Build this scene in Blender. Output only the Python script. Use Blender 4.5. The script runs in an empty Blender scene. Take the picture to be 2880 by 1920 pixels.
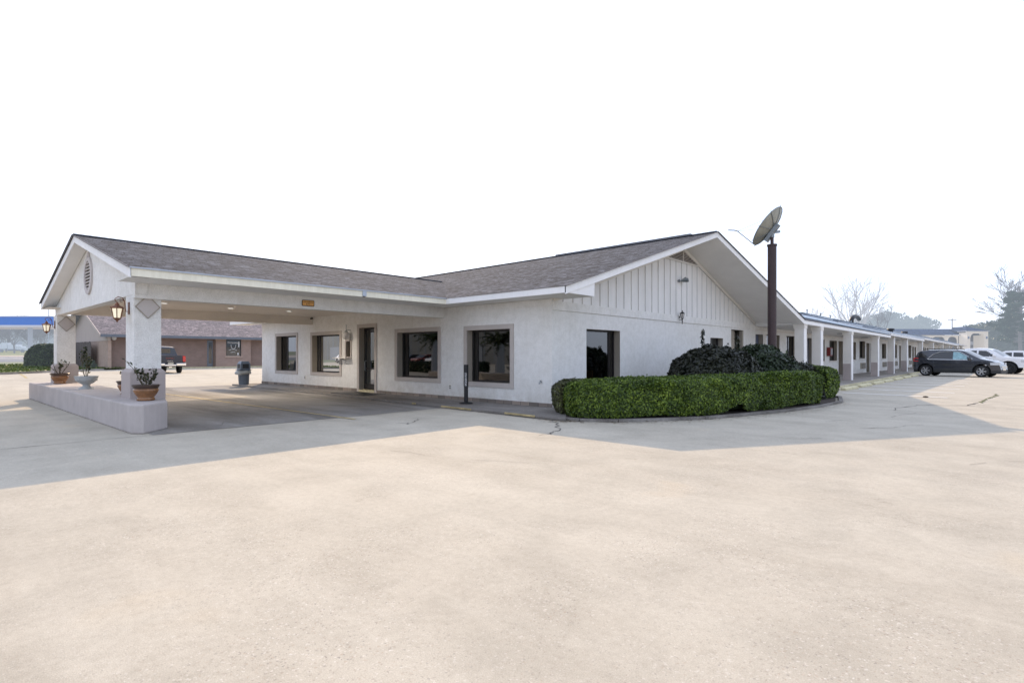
import bpy, math, random
import numpy as np
from mathutils import Vector, Matrix
random.seed(7); RNG=np.random.default_rng(7)
PI=math.pi
sc=bpy.context.scene; COL=sc.collection
sc.view_settings.view_transform='Standard'; sc.view_settings.look='None'
sc.view_settings.exposure=0; sc.view_settings.gamma=1
sc.render.engine='CYCLES'
try:
    sc.cycles.use_denoising=True; sc.cycles.denoiser='OPENIMAGEDENOISE'; sc.cycles.denoising_prefilter='ACCURATE'
    sc.cycles.max_bounces=8; sc.cycles.transparent_max_bounces=12; sc.cycles.sample_clamp_indirect=4
    sc.cycles.caustics_reflective=False; sc.cycles.caustics_refractive=False
except Exception: pass

# ------------------------------------------------------------------ materials
def _mat(name):
    m=bpy.data.materials.new(name); m.use_nodes=True; nt=m.node_tree
    for n in list(nt.nodes): nt.nodes.remove(n)
    out=nt.nodes.new('ShaderNodeOutputMaterial'); b=nt.nodes.new('ShaderNodeBsdfPrincipled')
    nt.links.new(b.outputs[0],out.inputs[0]); return m,nt,b,out
def N(nt,t,**k):
    n=nt.nodes.new(t)
    for a,v in k.items():
        if a.startswith('i_'): n.inputs[a[2:].replace('_',' ')].default_value=v
        else: setattr(n,a,v)
    return n
def coords(nt,scale=(1,1,1),rot=(0,0,0),kind='Object'):
    tc=N(nt,'ShaderNodeTexCoord'); mp=N(nt,'ShaderNodeMapping'); mp.inputs['Scale'].default_value=scale; mp.inputs['Rotation'].default_value=rot
    nt.links.new(tc.outputs[kind],mp.inputs[0]); return mp.outputs[0]
def noise(nt,vec,scale,detail=4,rough=.55,dist=0):
    n=N(nt,'ShaderNodeTexNoise'); n.inputs['Scale'].default_value=scale; n.inputs['Detail'].default_value=detail
    n.inputs['Roughness'].default_value=rough; n.inputs['Distortion'].default_value=dist; nt.links.new(vec,n.inputs['Vector']); return n.outputs['Fac']
def ramp(nt,fac,stops):
    r=N(nt,'ShaderNodeValToRGB'); el=r.color_ramp.elements
    while len(el)<len(stops): el.new(.5)
    for e,(p,c) in zip(el,stops):
        e.position=p; e.color=(c,c,c,1) if not hasattr(c,'__len__') else (*c[:3],1)
    nt.links.new(fac,r.inputs[0]); return r.outputs[0]
def mixc(nt,fac,a,b,mode='MIX'):
    m=N(nt,'ShaderNodeMix',data_type='RGBA',blend_type=mode)
    for s,v in ((0,fac),(6,a),(7,b)):
        if hasattr(v,'is_linked') or hasattr(v,'links'): nt.links.new(v,m.inputs[s])
        elif s==0: m.inputs[0].default_value=v
        else: m.inputs[s].default_value=(*v[:3],1)
    return m.outputs[2]
def bump(nt,b,h,strength,dist=.02):
    n=N(nt,'ShaderNodeBump'); n.inputs['Strength'].default_value=strength; n.inputs['Distance'].default_value=dist
    nt.links.new(h,n.inputs['Height']); nt.links.new(n.outputs[0],b.inputs['Normal'])
def pm(name,col,rough=.7,var=.12,ns=3.,fine=40.,bmp=.0,bd=.01,metal=0.,spec=.5,streak=0,emit=None,es=0,haze=0,hazecol=(.62,.70,.82),coat=0):
    m,nt,b,out=_mat(name); v=coords(nt)
    f=noise(nt,v,ns,5,.6); c1=[x*(1-var) for x in col]; c2=[min(1,x*(1+var)) for x in col]
    c=ramp(nt,f,[(.3,c1),(.7,c2)])
    f2=noise(nt,v,fine,2,.5); c=mixc(nt,min(.9,var*2),c,ramp(nt,f2,[(.35,(.72,.72,.72)),(.65,(1,1,1))]),'MULTIPLY')
    if streak:
        s=noise(nt,coords(nt,(6,6,.35)),1.3,5,.65); c=mixc(nt,streak,c,ramp(nt,s,[(.42,(.55,.53,.5)),(.62,(1,1,1))]),'MULTIPLY')
    nt.links.new(c,b.inputs['Base Color']); b.inputs['Roughness'].default_value=rough; b.inputs['Metallic'].default_value=metal
    b.inputs['Specular IOR Level'].default_value=spec
    if coat: b.inputs['Coat Weight'].default_value=coat; b.inputs['Coat Roughness'].default_value=.05
    if bmp: bump(nt,b,f2,bmp,bd)
    if emit: b.inputs['Emission Color'].default_value=(*emit,1); b.inputs['Emission Strength'].default_value=es
    if haze:   # distance haze painted into far materials as a flat emission
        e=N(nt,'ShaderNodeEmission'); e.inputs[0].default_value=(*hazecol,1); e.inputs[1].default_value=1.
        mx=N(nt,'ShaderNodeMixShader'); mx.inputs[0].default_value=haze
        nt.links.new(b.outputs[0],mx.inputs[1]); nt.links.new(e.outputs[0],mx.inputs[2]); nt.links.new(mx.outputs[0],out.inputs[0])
    return m
def leafmat(name,dark,mid,light,rough=.45,haze=0,trans=.25,big=1.2):
    m,nt,b,out=_mat(name)
    g=N(nt,'ShaderNodeNewGeometry'); v=coords(nt)
    c=ramp(nt,g.outputs['Random Per Island'],[(0,dark),(.5,mid),(1,light)])
    c=mixc(nt,.75,c,ramp(nt,noise(nt,v,big,4,.6),[(.35,(.45,.5,.5)),(.65,(1.15,1.1,.95))]),'MULTIPLY')
    nt.links.new(c,b.inputs['Base Color']); b.inputs['Roughness'].default_value=rough; b.inputs['Specular IOR Level'].default_value=.35
    t=N(nt,'ShaderNodeBsdfTranslucent'); nt.links.new(c,t.inputs[0]); mx=N(nt,'ShaderNodeMixShader'); mx.inputs[0].default_value=trans
    nt.links.new(b.outputs[0],mx.inputs[1]); nt.links.new(t.outputs[0],mx.inputs[2]); last=mx.outputs[0]
    if haze:  # distance haze painted into the leaves as a flat glow
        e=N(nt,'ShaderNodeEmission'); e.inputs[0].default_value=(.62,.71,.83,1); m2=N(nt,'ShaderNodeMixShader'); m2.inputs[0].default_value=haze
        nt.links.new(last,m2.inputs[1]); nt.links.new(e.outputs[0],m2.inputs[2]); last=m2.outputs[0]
    nt.links.new(last,out.inputs[0]); return m
def glassmat(name,tint=(.12,.13,.13),refl=.22,haze=0):
    m,nt,b,out=_mat(name); nt.nodes.remove(b)
    tr=N(nt,'ShaderNodeBsdfTransparent'); tr.inputs[0].default_value=(*tint,1)
    gl=N(nt,'ShaderNodeBsdfGlossy'); gl.inputs['Roughness'].default_value=.015; gl.inputs[0].default_value=(.9,.93,.95,1)
    lw=N(nt,'ShaderNodeLayerWeight'); lw.inputs[0].default_value=.35
    bm=N(nt,'ShaderNodeBump'); bm.inputs['Strength'].default_value=.02; bm.inputs['Distance'].default_value=.02
    nt.links.new(noise(nt,coords(nt),1.3,1),bm.inputs['Height']); nt.links.new(bm.outputs[0],gl.inputs['Normal'])
    mm=N(nt,'ShaderNodeMath',operation='MULTIPLY_ADD'); mm.inputs[1].default_value=.7; mm.inputs[2].default_value=refl; mm.use_clamp=True
    nt.links.new(lw.outputs['Fresnel'],mm.inputs[0]); mx=N(nt,'ShaderNodeMixShader')
    nt.links.new(mm.outputs[0],mx.inputs[0]); nt.links.new(tr.outputs[0],mx.inputs[1]); nt.links.new(gl.outputs[0],mx.inputs[2]); nt.links.new(mx.outputs[0],out.inputs[0])
    return m

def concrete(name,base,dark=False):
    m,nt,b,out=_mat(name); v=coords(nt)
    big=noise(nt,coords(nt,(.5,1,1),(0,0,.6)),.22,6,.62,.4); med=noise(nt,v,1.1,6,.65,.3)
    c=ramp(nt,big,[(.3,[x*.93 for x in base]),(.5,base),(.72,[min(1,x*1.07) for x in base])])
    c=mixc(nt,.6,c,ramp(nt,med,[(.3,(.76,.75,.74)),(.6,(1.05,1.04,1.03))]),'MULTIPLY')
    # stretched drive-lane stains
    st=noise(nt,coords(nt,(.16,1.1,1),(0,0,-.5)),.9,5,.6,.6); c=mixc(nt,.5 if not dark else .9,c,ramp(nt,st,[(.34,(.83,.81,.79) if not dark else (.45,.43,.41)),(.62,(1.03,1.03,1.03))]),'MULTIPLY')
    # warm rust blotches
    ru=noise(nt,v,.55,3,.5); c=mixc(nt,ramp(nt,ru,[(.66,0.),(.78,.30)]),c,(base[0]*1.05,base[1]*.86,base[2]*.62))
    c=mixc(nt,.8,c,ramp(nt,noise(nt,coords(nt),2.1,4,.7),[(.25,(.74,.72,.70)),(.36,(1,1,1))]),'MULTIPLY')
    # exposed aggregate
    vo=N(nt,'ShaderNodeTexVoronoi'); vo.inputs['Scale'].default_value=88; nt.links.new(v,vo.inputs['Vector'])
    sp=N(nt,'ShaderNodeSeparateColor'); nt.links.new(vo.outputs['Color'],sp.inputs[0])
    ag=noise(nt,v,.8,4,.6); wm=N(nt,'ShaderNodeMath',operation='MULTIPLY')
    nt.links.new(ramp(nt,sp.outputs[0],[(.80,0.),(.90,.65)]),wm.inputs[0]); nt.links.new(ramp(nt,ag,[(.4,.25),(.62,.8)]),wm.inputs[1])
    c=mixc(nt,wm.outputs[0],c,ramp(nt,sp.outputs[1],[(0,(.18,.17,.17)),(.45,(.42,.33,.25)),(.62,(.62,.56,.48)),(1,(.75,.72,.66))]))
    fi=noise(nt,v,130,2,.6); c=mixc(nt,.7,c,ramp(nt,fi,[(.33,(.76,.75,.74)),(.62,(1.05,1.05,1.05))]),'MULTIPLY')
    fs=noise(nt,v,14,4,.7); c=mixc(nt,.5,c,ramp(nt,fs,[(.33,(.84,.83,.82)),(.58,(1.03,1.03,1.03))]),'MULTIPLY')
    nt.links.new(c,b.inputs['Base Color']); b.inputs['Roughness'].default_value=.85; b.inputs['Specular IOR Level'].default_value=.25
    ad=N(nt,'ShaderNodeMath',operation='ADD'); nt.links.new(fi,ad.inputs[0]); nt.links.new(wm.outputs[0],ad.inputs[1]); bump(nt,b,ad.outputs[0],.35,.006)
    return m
def shingles(name,c1,c2,w=.33,h=.14,rot=0,haze=0,axis='Y'):
    m,nt,b,out=_mat(name)
    # rows run along the eave: use object coords, swap so that brick X = along eave and brick Y = up slope
    tc=N(nt,'ShaderNodeTexCoord'); mp=N(nt,'ShaderNodeMapping')
    if axis=='Y': mp.inputs['Rotation'].default_value=(0,0,PI/2)
    nt.links.new(tc.outputs['Object'],mp.inputs[0]); v=mp.outputs[0]
    wob=noise(nt,v,2.5,3); va=N(nt,'ShaderNodeVectorMath',operation='ADD'); sv=N(nt,'ShaderNodeVectorMath',operation='SCALE')
    cc=N(nt,'ShaderNodeCombineXYZ'); nt.links.new(wob,cc.inputs[1]); sv.inputs['Scale'].default_value=.05; nt.links.new(cc.outputs[0],sv.inputs[0])
    nt.links.new(v,va.inputs[0]); nt.links.new(sv.outputs[0],va.inputs[1])
    br=N(nt,'ShaderNodeTexBrick'); br.offset=.37; br.squash=.7; br.squash_frequency=3; nt.links.new(va.outputs[0],br.inputs['Vector'])
    br.inputs['Color1'].default_value=(*c1,1); br.inputs['Color2'].default_value=(*c2,1); br.inputs['Mortar'].default_value=(*[x*.28 for x in c1],1)
    br.inputs['Scale'].default_value=1; br.inputs['Mortar Size'].default_value=.014; br.inputs['Mortar Smooth'].default_value=.3; br.inputs['Bias'].default_value=-.1
    br.inputs['Brick Width'].default_value=w; br.inputs['Row Height'].default_value=h
    # vary each tab strongly
    vo=N(nt,'ShaderNodeTexVoronoi'); vo.inputs['Scale'].default_value=1; mp2=N(nt,'ShaderNodeMapping'); mp2.inputs['Scale'].default_value=(1/w*1.3,1/h,1/h)
    nt.links.new(va.outputs[0],mp2.inputs[0]); nt.links.new(mp2.outputs[0],vo.inputs['Vector'])
    sp=N(nt,'ShaderNodeSeparateColor'); nt.links.new(vo.outputs['Color'],sp.inputs[0])
    c=mixc(nt,.85,br.outputs['Color'],ramp(nt,sp.outputs[0],[(0,(.55,.55,.57)),(.5,(.95,.95,.95)),(1,(1.5,1.45,1.42))]),'MULTIPLY')
    c=mixc(nt,.9,c,ramp(nt,noise(nt,(lambda m_:(nt.links.new(v,m_.inputs[0]),m_.inputs['Scale'].__setattr__('default_value',(3.2,11,11)),m_.outputs[0])[2])(N(nt,'ShaderNodeMapping')),1.,3,.6),[(.36,(.50,.50,.51)),(.5,(1,1,1)),(.66,(1.7,1.7,1.72))]),'MULTIPLY')
    c=mixc(nt,.6,c,ramp(nt,noise(nt,v,.35,5,.6),[(.35,(.78,.78,.8)),(.65,(1.15,1.13,1.1))]),'MULTIPLY')
    c=mixc(nt,.5,c,ramp(nt,noise(nt,v,90,2),[(.35,(.65,.65,.65)),(.65,(1.25,1.25,1.25))]),'MULTIPLY')
    nt.links.new(c,b.inputs['Base Color']); b.inputs['Roughness'].default_value=.95; b.inputs['Specular IOR Level'].default_value=.06
    bump(nt,b,br.outputs['Fac'],-.6,.02)
    if haze:  # distance haze painted into the shingles as a flat glow
        e=N(nt,'ShaderNodeEmission'); e.inputs[0].default_value=(.62,.71,.83,1); m2=N(nt,'ShaderNodeMixShader'); m2.inputs[0].default_value=haze
        nt.links.new(b.outputs[0],m2.inputs[1]); nt.links.new(e.outputs[0],m2.inputs[2]); nt.links.new(m2.outputs[0],out.inputs[0])
    return m
def brickmat(name,c1,c2,mortar,w=.25,h=.085,haze=0):
    m,nt,b,out=_mat(name); tc=N(nt,'ShaderNodeTexCoord')
    # wall facing X or Y: brick X = x+y, brick Y = z
    sp=N(nt,'ShaderNodeSeparateXYZ'); nt.links.new(tc.outputs['Object'],sp.inputs[0]); ad=N(nt,'ShaderNodeMath',operation='ADD')
    nt.links.new(sp.outputs[0],ad.inputs[0]); nt.links.new(sp.outputs[1],ad.inputs[1]); cb=N(nt,'ShaderNodeCombineXYZ')
    nt.links.new(ad.outputs[0],cb.inputs[0]); nt.links.new(sp.outputs[2],cb.inputs[1])
    br=N(nt,'ShaderNodeTexBrick'); nt.links.new(cb.outputs[0],br.inputs['Vector'])
    for k,v in (('Color1',c1),('Color2',c2),('Mortar',mortar)): br.inputs[k].default_value=(*v,1)
    br.inputs['Scale'].default_value=1; br.inputs['Mortar Size'].default_value=.008; br.inputs['Brick Width'].default_value=w; br.inputs['Row Height'].default_value=h
    c=mixc(nt,.5,br.outputs['Color'],ramp(nt,noise(nt,coords(nt),1.5,5,.6),[(.35,(.8,.8,.8)),(.65,(1.1,1.1,1.1))]),'MULTIPLY')
    nt.links.new(c,b.inputs['Base Color']); b.inputs['Roughness'].default_value=.85
    return m
def stucco(name,col):
    m,nt,b,out=_mat(name); v=coords(nt); c=ramp(nt,noise(nt,v,.55,6,.62,.3),[(.32,[x*q for x,q in zip(col,(.93,.925,.91))]),(.52,col),(.72,[min(1,x*q) for x,q in zip(col,(1.03,1.03,1.04))])])
    c=mixc(nt,.9,c,ramp(nt,noise(nt,v,5,5,.7),[(.34,(.91,.91,.90)),(.62,(1.03,1.03,1.03))]),'MULTIPLY')
    c=mixc(nt,.9,c,ramp(nt,noise(nt,v,38,3,.65),[(.33,(.86,.86,.86)),(.6,(1.04,1.04,1.04))]),'MULTIPLY')
    s_=noise(nt,coords(nt,(5,5,.3)),1.3,5,.65); c=mixc(nt,.12,c,ramp(nt,s_,[(.36,(.80,.78,.75)),(.52,(1,1,1))]),'MULTIPLY')
    g=N(nt,'ShaderNodeNewGeometry'); sp=N(nt,'ShaderNodeSeparateXYZ'); nt.links.new(g.outputs['Position'],sp.inputs[0])
    mr=N(nt,'ShaderNodeMapRange'); mr.inputs['From Min'].default_value=.15; mr.inputs['From Max'].default_value=.75; mr.inputs['To Min'].default_value=.55; mr.inputs['To Max'].default_value=0.
    nt.links.new(sp.outputs[2],mr.inputs['Value']); mm=N(nt,'ShaderNodeMath',operation='MULTIPLY'); nt.links.new(mr.outputs[0],mm.inputs[0]); nt.links.new(ramp(nt,noise(nt,v,3.,6,.7),[(.35,0.),(.65,1.)]),mm.inputs[1])
    c=mixc(nt,mm.outputs[0],c,(col[0]*.62,col[1]*.58,col[2]*.52)); nt.links.new(c,b.inputs['Base Color']); b.inputs['Roughness'].default_value=.9; b.inputs['Specular IOR Level'].default_value=.15
    bump(nt,b,noise(nt,v,45,4,.7),.6,.02); return m
M={}
M['stucco']=stucco('white_stucco',(.835,.825,.80))
M['ridgecap']=pm('grey_ridge_cap',(.17,.17,.18),.95,.15,2,30,spec=.05)
M['stucco_warm']=pm('cream_trim',(.74,.71,.66),.7,.05,1.2,50,.15,spec=.3)
M['trim']=pm('beige_trim',(.50,.455,.42),.7,.06,1.5,50,.2,spec=.3)
M['white_paint']=pm('white_painted_board',(.86,.85,.84),.6,.04,1.5,30,.1,spec=.3,streak=.06)
M['siding']=pm('white_siding',(.82,.81,.79),.6,.05,1.,30,.1,spec=.3,streak=.08)
M['batten']=pm('siding_batten',(.70,.69,.68),.6,.05,1.,30,.1,spec=.3)
M['soffit']=pm('soffit_board',(.80,.79,.77),.75,.06,.7,25,.05,spec=.2)
M['ceiling']=pm('canopy_ceiling',(.78,.73,.67),.8,.05,.7,25,.05,spec=.2)
M['fascia_cream']=pm('cream_fascia',(.84,.80,.66),.6,.07,.9,30,.1,spec=.3,streak=.18)
M['drip']=pm('metal_drip_edge',(.42,.46,.52),.45,.06,3,40,metal=.3)
M['shingle']=shingles('grey_shingles',(.080,.090,.108),(.112,.125,.148),.30,.135,axis='N')
M['shingle_y']=shingles('grey_shingles_across',(.080,.090,.108),(.112,.125,.148),.30,.135,axis='Y')
M['redroof']=shingles('reddish_shingles',(.20,.165,.17),(.26,.215,.22),.34,.16,axis='Y',haze=.10)
M['metalroof']=pm('weathered_metal_roof',(.34,.43,.52),.45,.16,1.2,12,.1,metal=.35)
M['metalroof_dark']=pm('dark_roof_seam',(.08,.11,.17),.5,.1,1.2,12)
M['bronze']=pm('dark_bronze_frame',(.030,.027,.026),.4,.1,4,40,metal=.3)
M['glass']=glassmat('window_glass',refl=.16); M['glass_dim']=glassmat('dim_window_glass',(.10,.11,.11),.07); M['glass_clear']=glassmat('clear_window_glass',(.55,.58,.58),.25)
M['glass_door']=glassmat('door_glass',(.10,.11,.11),.38)
M['glass_side']=glassmat('side_window_glass',(.35,.37,.37),.10)
M['glass_bright']=glassmat('mirror_window_glass',(.15,.16,.16),.62)
M['darkpane']=pm('dark_glazing',(.035,.04,.045),.06,.1,3,20,spec=.8)
M['tile']=brickmat('stone_base_tile',(.17,.145,.125),(.33,.27,.225),(.09,.08,.075),.36,.30)
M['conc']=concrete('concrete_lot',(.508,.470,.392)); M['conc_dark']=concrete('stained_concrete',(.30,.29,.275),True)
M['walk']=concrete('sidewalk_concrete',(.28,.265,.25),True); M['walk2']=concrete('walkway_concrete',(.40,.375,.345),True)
M['island']=pm('rough_painted_masonry',(.50,.455,.435),.85,.10,1.6,70,.6,.012,spec=.2,streak=.12)
M['pillar_low']=pm('taupe_stucco',(.44,.385,.365),.85,.06,1.4,60,.5,.01,spec=.2)
M['diamond']=pm('diamond_panel',(.56,.52,.50),.8,.05,2,60,.3,spec=.2)
M['yellow']=pm('worn_yellow_paint',(.46,.37,.20),.8,.35,3,20,spec=.2)
M['whiteline']=pm('worn_white_paint',(.85,.83,.78),.8,.12,3,20,spec=.2)
M['curb_y']=pm('pale_yellow_kerb_paint',(.62,.57,.38),.8,.2,2.5,20,.3,spec=.2,streak=.15)
M['crack']=pm('dark_crack',(.15,.14,.13),.9,.3,6,60,spec=.1)
M['joint']=pm('concrete_joint',(.17,.155,.14),.9,.3,4,60,spec=.1)
M['mossy']=pm('mossy_crack',(.17,.18,.10),.9,.3,6,60,spec=.1)
M['copper']=pm('copper_lantern_metal',(.20,.085,.05),.4,.2,6,60,metal=.6)
M['blackmetal']=pm('black_metal',(.02,.02,.022),.45,.2,6,60,metal=.3)
M['lampglass']=pm('lit_frosted_glass',(.85,.78,.6),.5,.05,6,30,emit=(1.,.88,.64),es=.5)
M['lampcore']=pm('lamp_bulb',(1,.9,.7),.5,.02,6,30,emit=(1.,.85,.55),es=1.6)
M['downlight']=pm('lit_downlight',(1,1,.95),.5,.02,6,30,emit=(1.,.97,.9),es=1.1)
M['globe']=pm('clear_globe_glass',(.62,.60,.58),.15,.08,6,30,spec=.8)
M['amber']=pm('orange_sign_face',(.70,.36,.10),.5,.08,8,60); M['blackpaint']=pm('black_paint',(.012,.012,.012),.5,.1,8,60)
M['signwhite']=pm('white_lettering',(.8,.8,.8),.5,.1,8,60)
M['rust_pole']=pm('rust_brown_pole',(.042,.020,.021),.5,.25,1.5,30,.2,streak=.25)
M['dish']=pm('weathered_dish',(.36,.36,.31),.55,.18,1.6,30,.1,metal=.1,streak=.2)
M['galv']=pm('galvanised_metal',(.25,.28,.30),.45,.15,5,40,metal=.5)
M['bin']=pm('grey_bin_plastic',(.115,.14,.17),.4,.08,3,40,spec=.5)
M['bag']=pm('clear_bin_bag',(.33,.33,.30),.3,.2,8,40,spec=.6)
M['pot']=pm('glazed_terracotta',(.25,.115,.045),.22,.35,5,30,spec=.6); M['pot_dark']=pm('dark_pot_rim',(.06,.035,.025),.3,.2,8,30,spec=.6)
M['urn']=pm('grey_stone_urn',(.42,.43,.42),.7,.12,6,50,.3); M['soil']=pm('potting_soil',(.035,.025,.02),.95,.3,20,90,.6)
M['stem']=pm('plant_stem',(.10,.085,.05),.7,.25,20,60)
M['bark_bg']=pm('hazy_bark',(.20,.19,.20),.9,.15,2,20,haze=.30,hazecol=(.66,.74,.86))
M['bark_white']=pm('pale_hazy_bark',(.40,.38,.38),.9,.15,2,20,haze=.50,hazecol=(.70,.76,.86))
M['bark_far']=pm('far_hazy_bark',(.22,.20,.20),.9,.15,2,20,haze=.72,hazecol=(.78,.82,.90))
M['bark_pine']=pm('pine_bark',(.16,.13,.12),.9,.2,2,20,haze=.35)
M['hedge']=leafmat('boxwood_leaves',(.024,.044,.009),(.082,.142,.020),(.27,.37,.055),trans=.3,big=1.6)
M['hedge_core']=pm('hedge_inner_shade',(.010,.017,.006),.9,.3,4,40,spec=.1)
M['hedge_brown']=leafmat('bronzed_leaves',(.03,.028,.014),(.07,.075,.028),(.13,.15,.05),trans=.15)
M['shrub']=leafmat('purple_green_leaves',(.006,.009,.006),(.022,.026,.018),(.058,.062,.040),.35,trans=.12,big=.9)
M['shrub_green']=leafmat('dark_green_leaves',(.008,.014,.008),(.022,.042,.018),(.055,.08,.035),.4,trans=.15)
M['potleaf']=leafmat('rose_leaves',(.02,.03,.012),(.05,.07,.03),(.12,.11,.05),trans=.25)
M['bushleaf']=leafmat('clipped_bush_leaves',(.010,.020,.010),(.035,.06,.025),(.11,.15,.05),trans=.2,haze=.05,big=.9)
M['pineleaf']=leafmat('pine_needles',(.02,.045,.035),(.045,.085,.065),(.08,.13,.09),trans=.2,haze=.28,big=.4)
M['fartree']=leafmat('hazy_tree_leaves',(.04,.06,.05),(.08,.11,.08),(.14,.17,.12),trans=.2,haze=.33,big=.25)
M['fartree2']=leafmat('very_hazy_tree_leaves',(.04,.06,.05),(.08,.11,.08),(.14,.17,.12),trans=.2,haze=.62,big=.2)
M['grass']=leafmat('grass_blades',(.05,.08,.02),(.10,.15,.04),(.20,.23,.08),trans=.3,big=.35)
M['grassbase']=pm('grass_ground',(.13,.16,.06),.95,.3,.5,12,.4,spec=.1)
M['fargrass']=pm('far_grass',(.20,.22,.11),.95,.2,.2,6,haze=.18)
M['road']=pm('road_asphalt',(.17,.18,.20),.9,.08,.3,20,haze=.12); M['road2']=pm('concrete_road',(.50,.44,.39),.9,.06,.2,20,haze=.1)
M['brickwall']=brickmat('pinkish_brick',(.335,.235,.195),(.37,.265,.22),(.33,.25,.215)); M['brickwall2']=brickmat('tan_brick',(.46,.33,.26),(.50,.37,.30),(.46,.36,.30))
M['browndark']=brickmat('shaded_brown_brick',(.26,.185,.155),(.29,.205,.175),(.26,.195,.17))  # browndark: darker copy of the brick, shade of the recess in its colour
M['gablesiding']=pm('tan_vertical_siding',(.52,.43,.38),.8,.05,.8,20,haze=.05,streak=.1); M['slate_trim']=pm('slate_blue_trim',(.105,.12,.15),.6,.1,2,20,haze=.05)
M['fence']=pm('weathered_fence_board',(.15,.125,.115),.9,.25,2.5,20,.3,streak=.3)
M['doorbrown']=pm('taupe_door_paint',(.20,.175,.155),.6,.08,2,30); M['doorblue']=pm('slate_blue_door',(.09,.11,.17),.5,.08,2,30)
M['jamb']=pm('tan_jamb',(.36,.32,.265),.7,.06,2,30); M['ac']=pm('beige_grille',(.40,.36,.29),.6,.1,3,30); M['acdark']=pm('grille_slot',(.05,.045,.04),.7,.1,3,30)
M['curtain']=pm('pale_curtain',(.42,.41,.38),.8,.1,2,20)
M['redbox']=pm('red_cabinet_paint',(.20,.02,.018),.45,.1,3,30)
M['rock']=pm('dark_rock',(.06,.045,.035),.9,.3,9,40,.5)
M['mulch']=pm('planter_soil',(.055,.04,.03),.95,.4,6,30,.6,.03)
M['interior']=pm('room_wall',(.16,.14,.12),.9,.1,1,20); M['interior_floor']=pm('room_floor',(.12,.10,.08),.8,.1,1,20)
M['wood']=pm('light_wood_chair',(.45,.25,.10),.5,.15,5,30); M['cloth']=pm('pale_tablecloth',(.5,.6,.6),.7,.05,2,20)
M['suv']=pm('charcoal_car_paint',(.030,.035,.048),.25,.05,2,40,metal=.35,coat=1.); M['whitecar']=pm('white_car_paint',(.78,.79,.82),.3,.02,2,40,coat=.8)
M['navycar']=pm('slate_blue_car_paint',(.022,.030,.048),.35,.05,2,40,metal=.1,coat=.25); M['carglass']=pm('tinted_car_glass',(.012,.014,.016),.05,.05,2,30,spec=.9)
M['carglass_lit']=pm('lit_car_glass',(.25,.45,.50),.08,.25,6,30,spec=.9)  # opaque brighter pane, light on the glass painted into its colour
M['chrome']=pm('chrome',(.75,.77,.80),.15,.03,4,30,metal=1.); M['tyre']=pm('tyre_rubber',(.014,.014,.015),.8,.2,6,50); M['alloy']=pm('silver_alloy',(.55,.56,.58),.3,.05,4,30,metal=.8)
M['plastic']=pm('black_plastic_cladding',(.022,.023,.025),.6,.1,4,40); M['tail']=pm('red_tail_lamp',(.45,.012,.015),.15,.1,6,30,emit=(.8,.02,.02),es=.12,spec=.8)
M['headlamp']=pm('headlamp_lens',(.55,.58,.62),.12,.1,6,30,spec=.9); M['plate']=pm('licence_plate',(.55,.52,.42),.5,.1,9,40)
M['redcar']=pm('red_car_paint',(.22,.02,.02),.3,.05,2,40,coat=.8)
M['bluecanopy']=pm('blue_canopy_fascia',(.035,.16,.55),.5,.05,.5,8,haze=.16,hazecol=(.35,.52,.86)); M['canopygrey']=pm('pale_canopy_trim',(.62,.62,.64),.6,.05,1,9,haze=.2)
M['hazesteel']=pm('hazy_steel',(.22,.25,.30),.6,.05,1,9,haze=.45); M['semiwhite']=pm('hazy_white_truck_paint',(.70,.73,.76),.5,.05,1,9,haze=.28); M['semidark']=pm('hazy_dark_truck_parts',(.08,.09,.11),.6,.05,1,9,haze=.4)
M['motelwall']=pm('cream_motel_wall',(.78,.72,.66),.8,.05,.5,9,haze=.42,hazecol=(.90,.87,.85)); M['motelroof']=shingles('hazy_blue_shingles',(.045,.075,.145),(.075,.11,.19),.4,.25,axis='N',haze=.20)  # strong pale haze emission also brightens the wall's shaded side
M['motelshade']=pm('shaded_motel_wall',(.26,.27,.30),.8,.08,.5,9,haze=.18); M['moteldoor']=pm('blue_motel_door',(.10,.16,.30),.6,.08,.5,9,haze=.30)  # motelshade: dark copy of the cream wall, gallery shade painted into its colour
M['warehouse']=pm('grey_warehouse_panel',(.22,.23,.235),.7,.08,.4,6,streak=.2)
M['palmleaf']=leafmat('palm_fronds',(.02,.04,.02),(.05,.08,.03),(.10,.14,.05),trans=.2)

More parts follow.
